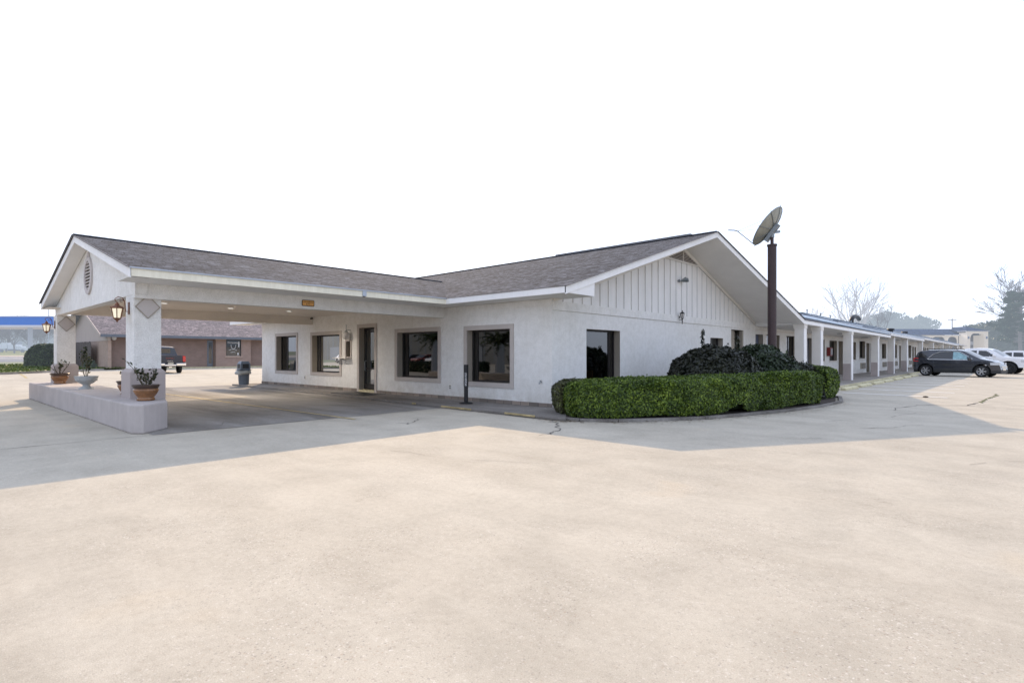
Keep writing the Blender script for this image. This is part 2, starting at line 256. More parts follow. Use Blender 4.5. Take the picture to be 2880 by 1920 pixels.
# ------------------------------------------------------------------ mesh builder
def woff(o):
    v=Vector((0,0,0))
    while o is not None: v+=o.location; o=o.parent
    return v
class MB:
    def __init__(s): s.v=[]; s.f=[]; s.m=[]; s.cm=0
    def p(s,pts,mi=None):
        n=len(s.v); s.v+= [tuple(q) for q in pts]; s.f.append(tuple(range(n,n+len(pts)))); s.m.append(s.cm if mi is None else mi); return s
    def box(s,x0,x1,y0,y1,z0,z1,mi=None,M4=None):
        P=[(x0,y0,z0),(x1,y0,z0),(x1,y1,z0),(x0,y1,z0),(x0,y0,z1),(x1,y0,z1),(x1,y1,z1),(x0,y1,z1)]
        if M4 is not None: P=[tuple(M4@Vector(q)) for q in P]
        n=len(s.v); s.v+=P
        for f in ((0,3,2,1),(4,5,6,7),(0,1,5,4),(1,2,6,5),(2,3,7,6),(3,0,4,7)): s.f.append(tuple(n+i for i in f)); s.m.append(s.cm if mi is None else mi)
        return s
    def bar(s,a,b,w,h,mi=None):  # rectangular bar between points; w horizontal, h vertical
        a=Vector(a); b=Vector(b); d=(b-a).normalized(); u=d.cross(Vector((0,0,1)))
        if u.length<1e-4: u=Vector((1,0,0))
        u.normalize(); w_=u*w/2; h_=u.cross(d).normalized()*h/2; n=len(s.v)
        for q in (a,b):
            for sx,sy in ((-1,-1),(1,-1),(1,1),(-1,1)): s.v.append(tuple(q+w_*sx+h_*sy))
        for f in ((0,1,2,3),(7,6,5,4),(0,4,5,1),(1,5,6,2),(2,6,7,3),(3,7,4,0)): s.f.append(tuple(n+i for i in f)); s.m.append(s.cm if mi is None else mi)
        return s
    def tube(s,pts,r,n=8,mi=None,cap=True):
        pts=[Vector(q) for q in pts]; k=len(pts); R=r if hasattr(r,'__len__') else [r]*k; base=len(s.v)
        up=None
        for i,q in enumerate(pts):
            d=(pts[min(i+1,k-1)]-pts[max(i-1,0)]).normalized()
            if up is None: up=d.orthogonal().normalized()
            else:
                up=(up-d*up.dot(d)); up=up.normalized() if up.length>1e-5 else d.orthogonal().normalized()
            w=d.cross(up)
            for j in range(n):
                a=2*PI*j/n; s.v.append(tuple(q+(up*math.cos(a)+w*math.sin(a))*R[i]))
        mi=s.cm if mi is None else mi
        for i in range(k-1):
            for j in range(n):
                a=base+i*n+j; b=base+i*n+(j+1)%n; s.f.append((a,b,b+n,a+n)); s.m.append(mi)
        if cap:
            s.f.append(tuple(base+j for j in range(n-1,-1,-1))); s.m.append(mi); s.f.append(tuple(base+(k-1)*n+j for j in range(n))); s.m.append(mi)
        return s
    def lathe(s,prof,c=(0,0,0),n=24,mi=None,M4=None,cap=True):
        base=len(s.v); k=len(prof); mi=s.cm if mi is None else mi
        for r,z in prof:
            for j in range(n):
                a=2*PI*j/n; q=Vector((r*math.cos(a),r*math.sin(a),z))
                if M4 is not None: q=M4@q
                s.v.append((q.x+c[0],q.y+c[1],q.z+c[2]))
        for i in range(k-1):
            for j in range(n):
                a=base+i*n+j; b=base+i*n+(j+1)%n; s.f.append((a,b,b+n,a+n)); s.m.append(mi)
        if cap:
            s.f.append(tuple(base+j for j in range(n-1,-1,-1))); s.m.append(mi); s.f.append(tuple(base+(k-1)*n+j for j in range(n))); s.m.append(mi)
        return s
    def prism(s,poly,z0,z1,mi=None):
        n=len(s.v); k=len(poly); mi=s.cm if mi is None else mi
        s.v+=[(x,y,z0) for x,y in poly]+[(x,y,z1) for x,y in poly]
        s.f.append(tuple(n+i for i in range(k-1,-1,-1))); s.f.append(tuple(n+k+i for i in range(k))); s.m+=[mi,mi]
        for i in range(k): j=(i+1)%k; s.f.append((n+i,n+j,n+k+j,n+k+i)); s.m.append(mi)
        return s
    def build(s,name,mat,parent=None,smooth=False,world=True,bevel=0,label=None):
        mats=mat if isinstance(mat,(list,tuple)) else [mat]
        me=bpy.data.meshes.new(name); off=woff(parent) if (parent is not None and world) else Vector((0,0,0))
        me.from_pydata([(x-off.x,y-off.y,z-off.z) for x,y,z in s.v],[],s.f)
        for q in mats: me.materials.append(q if not isinstance(q,str) else M[q])
        if len(mats)>1: me.polygons.foreach_set('material_index',s.m)
        if smooth: me.polygons.foreach_set('use_smooth',[True]*len(s.f))
        me.update(); o=bpy.data.objects.new(name,me); COL.objects.link(o); o.parent=parent
        if bevel:
            bv=o.modifiers.new('edge','BEVEL'); bv.width=bevel; bv.segments=2; bv.limit_method='ANGLE'
        if label: o['label']=label
        return o
def tag(o,label=None,cat=None,group=None,kind=None):
    if label: o['label']=label
    if cat: o['category']=cat
    if group: o['group']=group
    if kind: o['kind']=kind
    return o
def thing(name,label,cat,loc=(0,0,0),rz=0,group=None,s=None):
    o=bpy.data.objects.new(name,None); COL.objects.link(o); o.location=loc; o.rotation_euler=(0,0,rz); o.empty_display_size=.2
    if s: o.scale=s
    return tag(o,label,cat,group)
def struct(mb,name,mat,label=None,**k): return tag(mb.build(name,mat,**k),label,kind='structure')
def copy_tree(o,parent=None):
    c=o.copy(); COL.objects.link(c); c.parent=parent
    for ch in [q for q in bpy.data.objects if q.parent==o]: copy_tree(ch,c)
    return c
def text_part(name,txt,size,mat,M4,parent,ext=.004,align='CENTER',sx=1.):
    cu=bpy.data.curves.new(name,'FONT'); cu.body=txt; cu.size=size; cu.extrude=ext; cu.align_x=align; cu.align_y='CENTER'
    t=bpy.data.objects.new(name+'_src',cu); COL.objects.link(t); bpy.context.view_layer.update()
    me=bpy.data.meshes.new_from_object(t); bpy.data.objects.remove(t); me.transform(M4@Matrix.Diagonal((sx,1,1,1)))
    me.materials.clear(); me.materials.append(M[mat]); o=bpy.data.objects.new(name,me); COL.objects.link(o); o.parent=parent; return o
def frame3(o,x,y):  # matrix with local X along x, local Y along y
    x=Vector(x).normalized(); y=Vector(y).normalized(); z=x.cross(y)
    return Matrix.Translation(Vector(o))@Matrix((x,y,z)).transposed().to_4x4()
def leaves_mesh(P,Nn,size,name,mat,parent=None,aspect=1.6,spread=.9,world=True,svar=.4):
    P=np.asarray(P,float); n=len(P); Nn=np.asarray(Nn,float)+RNG.normal(0,spread,(n,3)); Nn/=np.linalg.norm(Nn,axis=1)[:,None]+1e-9
    t=np.cross(Nn,RNG.normal(0,1,(n,3))); t/=np.linalg.norm(t,axis=1)[:,None]+1e-9; b=np.cross(Nn,t)
    s=(size*(1+svar*RNG.uniform(-1,1,n)))[:,None]; a=t*s*aspect*.5; w=b*s*.5
    off=woff(parent) if (parent is not None and world) else Vector((0,0,0)); P=P-np.array(off)
    V=np.stack([P-a,P-w*.9+a*.1,P+a,P+w*.9+a*.1],1).reshape(-1,3)
    me=bpy.data.meshes.new(name); me.vertices.add(4*n); me.vertices.foreach_set('co',V.ravel())
    me.loops.add(4*n); me.loops.foreach_set('vertex_index',np.arange(4*n,dtype=np.int32)); me.polygons.add(n)
    me.polygons.foreach_set('loop_start',np.arange(0,4*n,4,dtype=np.int32)); me.polygons.foreach_set('loop_total',np.full(n,4,dtype=np.int32))
    me.update(calc_edges=True); me.materials.append(M[mat]); o=bpy.data.objects.new(name,me); COL.objects.link(o); o.parent=parent; return o
def vn(P,sc_,seed=0):  # cheap smooth 3D pseudo-noise, -1..1
    P=np.asarray(P)*sc_; r=np.random.default_rng(seed); o=np.zeros(len(P))
    for k in range(6):
        d=r.normal(0,1,3); d/=np.linalg.norm(d); o+=np.sin(P@d*(1+.5*k)+r.uniform(0,6.28))/(1+.3*k)
    return o/3.2

# ------------------------------------------------------------------ ground and setting
def gz(x,y=0):
    t=min(1,max(0,(-22-x)/14)); z=.27*t*t*(3-2*t)
    return z+.0128*min(300,max(0,-68-x))
def sheet(name,poly_or_rect,mat,dz,step=6,label=None,kind='structure'):
    x0,x1,y0,y1=poly_or_rect; mb=MB(); xs=list(np.arange(x0,x1,step))+[x1]
    for a,b in zip(xs,xs[1:]): mb.p([(a,y0,gz(a)+dz),(b,y0,gz(b)+dz),(b,y1,gz(b)+dz),(a,y1,gz(a)+dz)])
    return tag(mb.build(name,mat),label,kind=kind)
mb=MB(); xs=[-900,-370,-300,-240,-200,-160,-120,-90,-68,-60,-50,-40]+list(np.arange(-37,-20,1.))+[-10,0,20,60,900]; ys=[-900,-60,-20,0,30,80,160,900]
for a,b in zip(xs,xs[1:]):
    for c,d in zip(ys,ys[1:]): mb.p([(a,c,gz(a)),(b,c,gz(b)),(b,d,gz(b)),(a,d,gz(a))])
struct(mb,'ground','conc','pale sunlit concrete parking lot with fine exposed aggregate')
sheet('street_verge',(-94,-76,-200,60),'fargrass',.02,6,'grassy verge beside the street')
sheet('street_asphalt',(-120,-94,-200,60),'road',.03,13,'grey asphalt street behind the bush')
sheet('street_concrete',(-160,-120,-200,60),'road2',.03,20,'pale concrete far lane of the street')
sheet('far_field',(-420,-160,-300,120),'fargrass',.02,40,'hazy grass field beyond the street')
# planted grass island near the neighbouring building
gp=[(-38.5,-16),(-41.2,-9),(-44.3,-6.1),(-46.8,-4.0),(-50.2,-1.6),(-50.2,.2),(-76,.2),(-76,-16)]
mb=MB(); mb.p([(x,y,gz(x)+.12) for x,y in gp]); struct(mb,'grass_bed','grassbase','grass bed in front of the fence')
mb=MB()
cp=[(-36.5,-22),(-38.3,-16),(-41.0,-9),(-44.1,-6.0),(-46.6,-3.85),(-50.0,-1.45)]
for (a,b),(c,d) in zip(cp,cp[1:]): mb.bar((a,b,gz(a)+.07),(c,d,gz(c)+.07),.16,.15)
struct(mb,'grass_kerb','walk2','concrete kerb round the grass bed')
def inpoly(x,y,poly):
    c=False; n=len(poly)
    for i in range(n):
        x1,y1=poly[i]; x2,y2=poly[(i+1)%n]
        if (y1>y)!=(y2>y) and x<(x2-x1)*(y-y1)/(y2-y1)+x1: c=not c
    return c
P=[]
while len(P)<9000:
    x=random.uniform(-76,-38.5); y=random.uniform(-16,.2)
    if inpoly(x,y,gp): P.append((x,y,gz(x)+.15+random.random()*.06))
tag(leaves_mesh(P,[(0,.2,.1)]*len(P),.10,'grass','grass',aspect=2.4,spread=.5),'short green grass on the bed by the fence','grass',kind='stuff')
# canopy drive slab and pavements
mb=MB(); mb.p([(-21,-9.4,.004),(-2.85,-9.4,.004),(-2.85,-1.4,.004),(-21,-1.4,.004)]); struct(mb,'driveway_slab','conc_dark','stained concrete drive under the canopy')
mb=MB(); mb.prism([(-20.6,-1.35),(-18.3,-1.38),(-11,-1.45),(-4.9,-1.72),(1.55,-2.0),(1.95,-1.95),(1.2,-.9),(0.2,.25),(-20.6,.25)],.0,.075)
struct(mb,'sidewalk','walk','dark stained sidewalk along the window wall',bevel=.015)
mb=MB()
for a,b in (((-2.9,-1.80,.055),(-1.2,-1.88,.055)),((-.1,-1.94,.06),(1.3,-2.0,.06)),((-4.4,-1.76,.055),(-3.9,-1.78,.055))): mb.bar(a,(b[0]-.3,b[1]+.0,b[2]),.03,.045)
struct(mb,'kerb_paint','yellow','flaking yellow paint on the sidewalk edge')
def wx(y): return 0. if y<17.3 else min(.9,.9*(y-17.3)/28.7)
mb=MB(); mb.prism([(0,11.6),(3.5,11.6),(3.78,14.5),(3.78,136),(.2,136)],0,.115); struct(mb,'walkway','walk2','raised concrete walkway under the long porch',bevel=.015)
mb=MB(); mb.bar((3.83,14.5,.055),(3.83,136,.055),.10,.11); struct(mb,'walkway_kerb','curb_y','pale yellow painted kerb of the long walkway')
# planter bed
bed=[(.02,-.55),(.62,-.75),(1.6,-1.75),(2.2,-1.72),(2.95,-1.2),(3.6,-.3),(4.25,.75),(4.75,2.4),(5.25,4.2),(5.6,6.3),(5.7,8.6),(5.2,10.9),(3.6,11.6),(.02,11.6)]
mb=MB(); mb.prism([(x*.97,y) for x,y in bed],0,.06); struct(mb,'planter_soil','mulch','dark soil of the planter bed')
mb=MB()
for (a,b),(c,d) in zip(bed[2:-2],bed[3:-1]): mb.bar((a,b,.035),(c,d,.035),.12,.07)
struct(mb,'planter_kerb','walk','low curved concrete kerb in front of the hedge')
# joints and cracks: thin irregular ribbons
def ribbon(name,pts,w,mat,label,jag=.05,sub=6,z=.009,keep=1.):
    r=random.Random(len(pts)*17+int(abs(pts[0][0]*31))); Q=[]
    for (a,b),(c,d) in zip(pts,pts[1:]):
        L=math.hypot(c-a,d-b); n=max(2,int(L*sub))
        for i in range(n): t=i/n; Q.append((a+(c-a)*t+r.uniform(-jag,jag),b+(d-b)*t+r.uniform(-jag,jag),w*.7*r.uniform(.25,1.3)))
    Q.append((*pts[-1],w*.3)); mb=MB()
    for i in range(len(Q)-1):
        if r.random()>keep: continue
        (a,b,w1),(c,d,w2)=Q[i],Q[i+1]; L=math.hypot(c-a,d-b)+1e-6; nx,ny=-(d-b)/L,(c-a)/L
        mb.p([(a-nx*w1/2,b-ny*w1/2,z+gz(a)),(c-nx*w2/2,d-ny*w2/2,z+gz(c)),(c+nx*w2/2,d+ny*w2/2,z+gz(c)),(a+nx*w1/2,b+ny*w1/2,z+gz(a))])
    return struct(mb,name,mat,label)
ribbon('pavement_joint',[(-2.78,-16),(-2.82,-11.7),(-2.85,-9.5),(-2.83,-5.4),(-2.55,-1.9)],.035,'joint','straight joint along the edge of the canopy drive',.006,3)
ribbon('pavement_joint',[(-31.3,-30),(-31.3,8)],.10,'joint','long joint in the sunny lot behind the urns',.01,2)
ribbon('pavement_joint',[(-2.8,-5.4),(-21,-5.4)],.02,'joint','joint across the canopy drive',.005,2)
ribbon('pavement_crack',[(1.56,-2.05),(2.0,-2.4),(2.3,-2.75),(2.66,-3.1),(2.97,-3.75),(2.96,-4.2)],.045,'crack','dark crack running from the corner of the hedge kerb',.06,7,.010)
ribbon('pavement_crack',[(7.45,6.7),(7.4,7.5),(7.75,9.12),(8.94,10.07),(9.15,11.54)],.07,'crack','crack at the tip of the roof shadow',.05,4,.010)
ribbon('pavement_crack',[(9.15,11.54),(9.27,13.2),(9.27,14.0),(9.56,16.4),(9.54,17.5)],.11,'mossy','weedy crack in the sunny lot in front of the cars',.09,5,.010)
ribbon('pavement_crack',[(7.45,6.7),(8.6,6.6),(9.8,7.3),(11.5,8.0)],.035,'crack','fine crack across the sunlit right side of the lot',.06,3,.010)
ribbon('pavement_crack',[(-.8,-4.96),(-.6,-4.75),(-.45,-4.9),(-.7,-4.5),(-1.1,-4.1)],.03,'crack','short branching crack in the shade before the door',.04,6,.010)
ribbon('pavement_crack',[(-4.2,-7.6),(-3.6,-7.8),(-3.2,-8.2),(-2.7,-8.1)],.02,'crack','hairline crack beside the near pillar base',.04,5,.010)
ribbon('pavement_crack',[(9.3,-2.5),(9.9,-1.4),(11.2,-.5),(12.5,.8)],.018,'crack','hairline crack on the right of the lot',.05,3,.010,.7)
ribbon('pavement_crack',[(5.6,-2.2),(6.4,-1.4),(7.5,-.6)],.02,'crack','faint crack in front of the hedge',.05,3,.010,.6)
ribbon('pavement_crack',[(7.3,1.2),(7.9,1.9),(8.3,2.9),(8.7,3.2)],.025,'crack','wavy crack inside the roof shadow',.07,5,.010,.8)
ribbon('pavement_crack',[(2.2,-7.2),(3.4,-7.0),(4.9,-6.3)],.014,'crack','thin crack in the sunny foreground',.04,3,.010,.5)
ribbon('pavement_crack',[(8.9,10.1),(9.9,9.4),(11.2,9.2),(13.5,10.2),(16,10.6)],.05,'crack','long crack leading to the right edge through the sunny lot',.05,3,.010,.85)
ribbon('pavement_crack',[(9.2,10.6),(10.2,9.9),(11.6,10.4),(13.4,12.6)],.03,'crack','fine side branch of the long crack in the sunny lot',.05,4,.010,.7)
ribbon('pavement_crack',[(4.8,13.2),(6.1,11.2),(7.2,9.4),(7.7,8.2)],.02,'crack','thin crack across the shaded lane beside the hedge',.05,3,.010,.6)
ribbon('pavement_crack',[(5.9,1.2),(6.8,2.6),(7.6,4.5),(8.0,6.3)],.02,'crack','faint crack along the shaded lane',.06,3,.010,.6)
ribbon('pavement_joint',[(-2.8,-14.),(3.5,-14.3)],.012,'joint','faint slab joint in the left foreground',.01,3)
# painted markings
def stripe(a,b,w,mat,label,z=.008):
    mb=MB(); dx,dy=b[0]-a[0],b[1]-a[1]; L=math.hypot(dx,dy); nx,ny=-dy/L*w/2,dx/L*w/2; k=max(1,int(L/2))
    for i in range(k):
        p=(a[0]+dx*i/k,a[1]+dy*i/k); q=(a[0]+dx*(i+1)/k,a[1]+dy*(i+1)/k)
        mb.p([(p[0]-nx,p[1]-ny,gz(p[0])+z),(q[0]-nx,q[1]-ny,gz(q[0])+z),(q[0]+nx,q[1]+ny,gz(q[0])+z),(p[0]+nx,p[1]+ny,gz(p[0])+z)])
    return struct(mb,'parking_line',mat,label)
stripe((-17,-5.75),(-2.2,-5.2),.10,'yellow','worn yellow line under the canopy',.012)
for i,y in enumerate((14.3,17.75,21.15,24.6,28.1,31.6,35.1,45.5,49.,52.5,56.,59.5,63.)):
    stripe((4.6,y-.05),(8.2,y-.65),.26,'whiteline','white parking stall line by the walkway kerb')
for i,(a,b) in enumerate((((-44.4,-7.6),(-33,-8.3)),((-46.8,-4.),(-38.5,-4.8)),((-49.3,-.6),(-43,-1.2)),((-50.5,9.),(-45,8.6)),((-50.5,5.),(-45,4.6)),((-50.5,13.),(-45,12.6)))):
    stripe(a,b,.13,'yellow' if i==0 else 'whiteline','painted stall line by the neighbouring building')
# wheel stops
def wheel_stop(y,label):
    mb=MB(); prof=[(-.11,0),(-.105,.10),(-.06,.14),(.06,.14),(.105,.10),(.11,0)]; L=1.12; sk=.0
    n=len(prof)
    for e in ((-L,.0),(-L+.12,1),(L-.12,1),(L,.0)):
        for px,pz in prof: mb.v.append((px,e[0],pz*(.62+.38*e[1])))
    for i in range(3):
        for j in range(n-1): a=i*n+j; mb.f.append((a,a+1,a+1+n,a+n)); mb.m.append(0)
    mb.f.append(tuple(range(n))); mb.f.append(tuple(3*n+j for j in range(n-1,-1,-1))); mb.m+=[0,0]
    o=mb.build('wheel_stop','curb_y',bevel=.01); o.location=(4.40+.010*(y-17),y,.006); o.rotation_euler=(0,0,-.05)
    return tag(o,label,'wheel stop','yellow wheel stops along the walkway')
ords=['nearest to the hedge','second from the hedge','third from the hedge','fourth from the hedge','fifth from the hedge','sixth from the hedge','seventh, beside the dark car']
for y,q in zip((16.9,20.2,23.7,26.9,30.6,34.4,38.1),ords): wheel_stop(y,'pale yellow wheel stop on the shaded lot, '+q)
o=MB().lathe([(.001,0),(.11,.01),(.13,.05),(.09,.09),(.02,.11)],n=9).build('rock','rock'); o.location=(7.56,13.32,.005); o.scale=(.75,.5,.5)
tag(o,'small dark rock lying on the sunny concrete in front of the dark car','rock')

# ------------------------------------------------------------------ main building
def wall_open(mb,O,D,L,z0,z1,ops,nrm,depth,mi=0,mir=0):
    """wall in vertical plane from O along unit D, openings (s0,s1,z0,z1); nrm = outward 2D normal"""
    def pt(s,z,k=0): return (O[0]+D[0]*s-nrm[0]*k,O[1]+D[1]*s-nrm[1]*k,z)
    S=sorted({0,L,*[v for o in ops for v in o[:2]]}); Z=sorted({z0,z1,*[v for o in ops for v in o[2:4]]})
    for a,b in zip(S,S[1:]):
        for c,d in zip(Z,Z[1:]):
            cs,cz=(a+b)/2,(c+d)/2
            if any(o[0]<cs<o[1] and o[2]<cz<o[3] for o in ops): continue
            for k in (0,depth): mb.p([pt(a,c,k),pt(b,c,k),pt(b,d,k),pt(a,d,k)],mi)
    for a,b,c,d in ops:
        for q in ([(a,c),(a,d)],[(b,c),(b,d)],[(a,d),(b,d)],[(a,c),(b,c)]):
            (s1,h1),(s2,h2)=q; mb.p([pt(s1,h1),pt(s2,h2),pt(s2,h2,depth),pt(s1,h1,depth)],mir)
def window_unit(parent,O,D,nrm,s0,s1,z0,z1,depth,glass,trim=True,sash='bronze',mull=(),name='window',fw=.06,tw=.15,trimmat='trim',pane_split=False):
    def pt(s,z,k): return (O[0]+D[0]*s-nrm[0]*k,O[1]+D[1]*s-nrm[1]*k,z)
    def bx(mb,a,b,c,d,k0,k1):
        q=[pt(a,c,k0),pt(b,c,k0),pt(b,c,k1),pt(a,c,k1),pt(a,d,k0),pt(b,d,k0),pt(b,d,k1),pt(a,d,k1)]; n=len(mb.v); mb.v+=q
        for f in ((0,3,2,1),(4,5,6,7),(0,1,5,4),(1,2,6,5),(2,3,7,6),(3,0,4,7)): mb.f.append(tuple(n+i for i in f)); mb.m.append(0)
    e=.003; mb=MB(); k0,k1=depth-.07,depth-.01
    bx(mb,s0+e,s0+fw,z0+e,z1-e,k0,k1); bx(mb,s1-fw,s1-e,z0+e,z1-e,k0,k1); bx(mb,s0+fw,s1-fw,z1-fw,z1-e,k0,k1); bx(mb,s0+fw,s1-fw,z0+e,z0+fw,k0,k1)
    for m_ in mull:
        if m_[0]=='v': s=s0+(s1-s0)*m_[1]; bx(mb,s-.03,s+.03,z0+fw,z1-fw,k0+.004,k1-.004)
        else: z=z0+(z1-z0)*m_[1]; bx(mb,s0+fw,s1-fw,z-.03,z+.03,k0+.006,k1-.006)
    w=mb.build(name,sash,parent)
    g=MB(); g.p([pt(s0+fw,z0+fw,(k0+k1)/2),pt(s1-fw,z0+fw,(k0+k1)/2),pt(s1-fw,z1-fw,(k0+k1)/2),pt(s0+fw,z1-fw,(k0+k1)/2)]); g.build('pane',glass,w)
    if trim:
        t=MB(); o=tw; zb=z0-o
        if name=='door': zb=z0
        bx(t,s0-o,s0,zb,z1+o,-.035,.0); bx(t,s1,s1+o,zb,z1+o,-.035,.0); bx(t,s0,s1,z1,z1+o,-.035,.0)
        if name!='door': bx(t,s0,s1,zb,z0,-.035,.0)
        t.build('window_trim' if name!='door' else 'door_trim',trimmat,w)
    return w
office=thing('motel_office','long white stucco motel office with grey shingle gable roof and board siding','building',(0,0,0))
RD=.30
fo=[(-18.25,-16.05,.82,2.58),(-14.45,-11.95,.82,2.54),(-11.42,-11.04,1.54,2.22),(-10.38,-9.22,.08,2.76),(-7.67,-5.20,.77,2.48),(-3.68,-1.68,.72,2.45)]
mb=MB(); wall_open(mb,(-20.05,0),(1,0),20.05,.0,3.44,[(a+20.05,b+20.05,c,d) for a,b,c,d in fo],(0,-1),RD,0,1); mb.build('front_wall',['stucco','jamb'],office)
mb=MB(); mb.box(-20.05,0,-.018,-.001,.07,.195)
# keep tiles clear of the door
mb=MB(); mb.box(-20.07,-10.55,-.02,-.002,.07,.20); mb.box(-9.06,-.002,-.02,-.002,.07,.185); mb.build('stone_base','tile',office)
mb=MB(); mb.box(-20.04,-4.0,-.022,-.001,3.12,3.27); mb.box(-3.5,-.0,-.022,-.001,3.09,3.275); mb.build('frieze_board','stucco',office)
U=(1,0); Nf=(0,-1); O0=(0,0)
window_unit(office,O0,U,Nf,*fo[0],RD,'glass',mull=[('v',.32)])
window_unit(office,O0,U,Nf,*fo[1],RD,'glass_bright',mull=[('v',.1)])
window_unit(office,O0,U,Nf,*fo[4],RD,'glass_dim',mull=[('v',.12)])
window_unit(office,O0,U,Nf,*fo[5],RD,'glass_dim',mull=[('v',.12)])
sw=window_unit(office,O0,U,Nf,*fo[2],RD,'glass',tw=.07,name='service_window')
mb=MB(); mb.box(-12.05,-10.98,-.32,-.036,1.475,1.505); mb.build('shelf','stucco_warm',office)
mb=MB()
for x in (-11.8,-11.25):
    mb=MB(); mb.tube([(x,-.05,1.25),(x,-.10,1.22),(x+.02,-.16,1.30),(x+.05,-.14,1.38),(x,-.26,1.44),(x,-.3,1.47)],.014,6); mb.build('shelf_bracket','galv',office)
dr=window_unit(office,O0,U,Nf,*fo[3],RD,'glass_door',name='door',fw=.10,mull=[('h',.36)])
MB().box(-10.28,-9.3,.20,.225,.19,.40).build('kick_plate','bronze',dr)
MB().tube([(-10.12,.17,.95),(-10.12,.10,.98),(-10.12,.10,1.35),(-10.12,.17,1.38)],.014,6).build('handle','galv',dr)
MB().box(-9.75,-9.32,.14,.20,2.56,2.64).build('door_closer','blackmetal',dr)
MB().box(-10.37,-9.23,-.05,.22,.078,.16).build('threshold','curb_y',office)
# gable side wall (faces +X) and the porch wall beyond
go=[(1.74,3.76,.60,2.45),(11.44,12.9,1.0,2.40),(13.92,15.55,.12,2.86)]
mb=MB(); wall_open(mb,(0,0),(0,1),17.3,0,2.95,go,(1,0),RD,0,1); mb.build('gable_wall',['stucco','jamb'],office)
UX=(0,1); NX=(1,0)
window_unit(office,O0,UX,NX,*go[0],RD,'glass_side',trim=False,mull=[('v',.84)])
window_unit(office,O0,UX,NX,*go[1],RD,'glass',trim=False,mull=[('v',.45)])
MB().box(-.29,-.24,13.95,15.0,.12,2.83).build('door','jamb',office)
MB().box(-.15,.0,15.40,15.545,.12,2.83).build('door_jamb','jamb',office)
mb=MB(); mb.box(.001,.035,-.0,17.3,2.952,3.22); mb.build('band_board','stucco',office)
def sid(y): return 5.91-.315*abs(y-8.6)
mb=MB(); mb.p([(.005,.02,3.2),(.005,17.2,3.2),(.005,17.2,sid(17.2)+.15),(.005,8.6,sid(8.6)+.15),(.005,.02,sid(.02)+.15)]); mb.cm=1
for k in range(34):
    y=.5+.5*k
    if y>16.9: break
    zt=sid(y)
    if 7.15<y<10.05: zt=min(zt,5.44)
    mb.box(.005,.036,y-.016,y+.016,3.222,zt-.005)
mb.build('gable_siding',['siding','batten'],office)
mb=MB()
for s in (-1,1):
    a=(.045,8.6,sid(8.6)+.06); b=(.045,8.6+s*8.6,sid(17.2)+.06); mb.bar(a,b,.06,.15)
mb.build('rake_trim','stucco_warm',office)
mb=MB(); mb.box(.034,.06,7.1,10.1,5.40,5.46,0); mb.box(.034,.06,8.57,8.63,5.46,5.86,0)
gv=mb.build('gable_vent','stucco_warm',office)
MB().p([(.036,7.15,5.46),(.036,10.05,5.46),(.036,8.6,5.88)]).build('vent_backing','acdark',gv)
mb=MB()
for k in range(6):
    z=5.49+k*.062; h=(5.88-z)/.315*.96
    if h>.1: mb.bar((.055,8.6-h,z),(.055,8.6+h,z),.05,.02)
mb.build('louver','trim',gv)
# main roof
RZ=6.45; EZ=3.46; XE=-22.
rake_s=(1.2,-.95,EZ); apex=(1.45,8.6,RZ); rake_e=(2.62,16.3,3.32)
def grid_quad(mb,a,b,c,d,n=8,mi=0):
    a,b,c,d=map(Vector,(a,b,c,d))
    for i in range(n):
        for j in range(n):
            def q(u,v): return a.lerp(b,u).lerp(d.lerp(c,u),v)
            mb.p([q(i/n,j/n),q((i+1)/n,j/n),q((i+1)/n,(j+1)/n),q(i/n,(j+1)/n)],mi)
mb=MB(); mb.p([(XE,-.97,EZ+.004),(1.22,-.97,EZ+.004),(1.47,8.6,RZ+.004),(XE,8.6,RZ+.004)])
# ridge cap
mb.bar((1.47,8.6,RZ+.012),(XE,8.6,RZ+.012),.28,.025,1)
grid_quad(mb,(1.47,8.6,RZ+.003),(2.64,16.3,3.33),(0,17.2,3.77),(0,8.6,RZ+.003),6)
mb.p([(0,8.6,RZ+.003),(0,17.2,3.77),(XE,17.2,3.77),(XE,8.6,RZ+.003)]); mb.p([(0,17.2,3.77),(2.64,16.3,3.33),(.9,16.3,3.9)])
for a,b in (((1.24,-.98,EZ),(1.49,8.6,RZ+.01)),((1.49,8.6,RZ+.01),(2.66,16.32,3.335))): mb.bar(a,b,.04,.014,1)
mb.build('roof',['shingle','ridgecap'],office)
MB().bar((.4,8.6,RZ+.055),(-6.5,8.6,RZ+.055),.24,.05).build('ridge_vent','ridgecap',office)
# rake fascia
mb=MB(); h=.21
def fas(a,b,h,t=.03,n=(1,0)):
    (x1,y1,z1),(x2,y2,z2)=a,b; nx,ny=n
    P=[(x1,y1,z1-h),(x2,y2,z2-h),(x2,y2,z2),(x1,y1,z1),(x1-nx*t,y1-ny*t,z1-h),(x2-nx*t,y2-ny*t,z2-h),(x2-nx*t,y2-ny*t,z2),(x1-nx*t,y1-ny*t,z1)]
    nn=len(mb.v); mb.v+=P
    for f in ((0,1,2,3),(7,6,5,4),(0,4,5,1),(1,5,6,2),(2,6,7,3),(3,7,4,0)): mb.f.append(tuple(nn+i for i in f)); mb.m.append(0)
fas(rake_s,apex,h); mb.p([(1.185,-.94,3.288),(1.185,.42,3.288),(1.2,.42,3.70),(1.19,-.94,3.4)])
mb.build('rake_board','white_paint',office)
for q_ in ((apex,rake_e,h,.03,(1,0),'rake_board'),((-3.68,-.95,EZ),(1.2,-.95,EZ),.175,.03,(0,-1),'fascia'),((XE,-.95,EZ),(-16.0,-.95,EZ),.175,.03,(0,-1),'fascia')):
    mb=MB(); fas(*q_[:5]); mb.build(q_[5],'white_paint',office)
mb=MB()
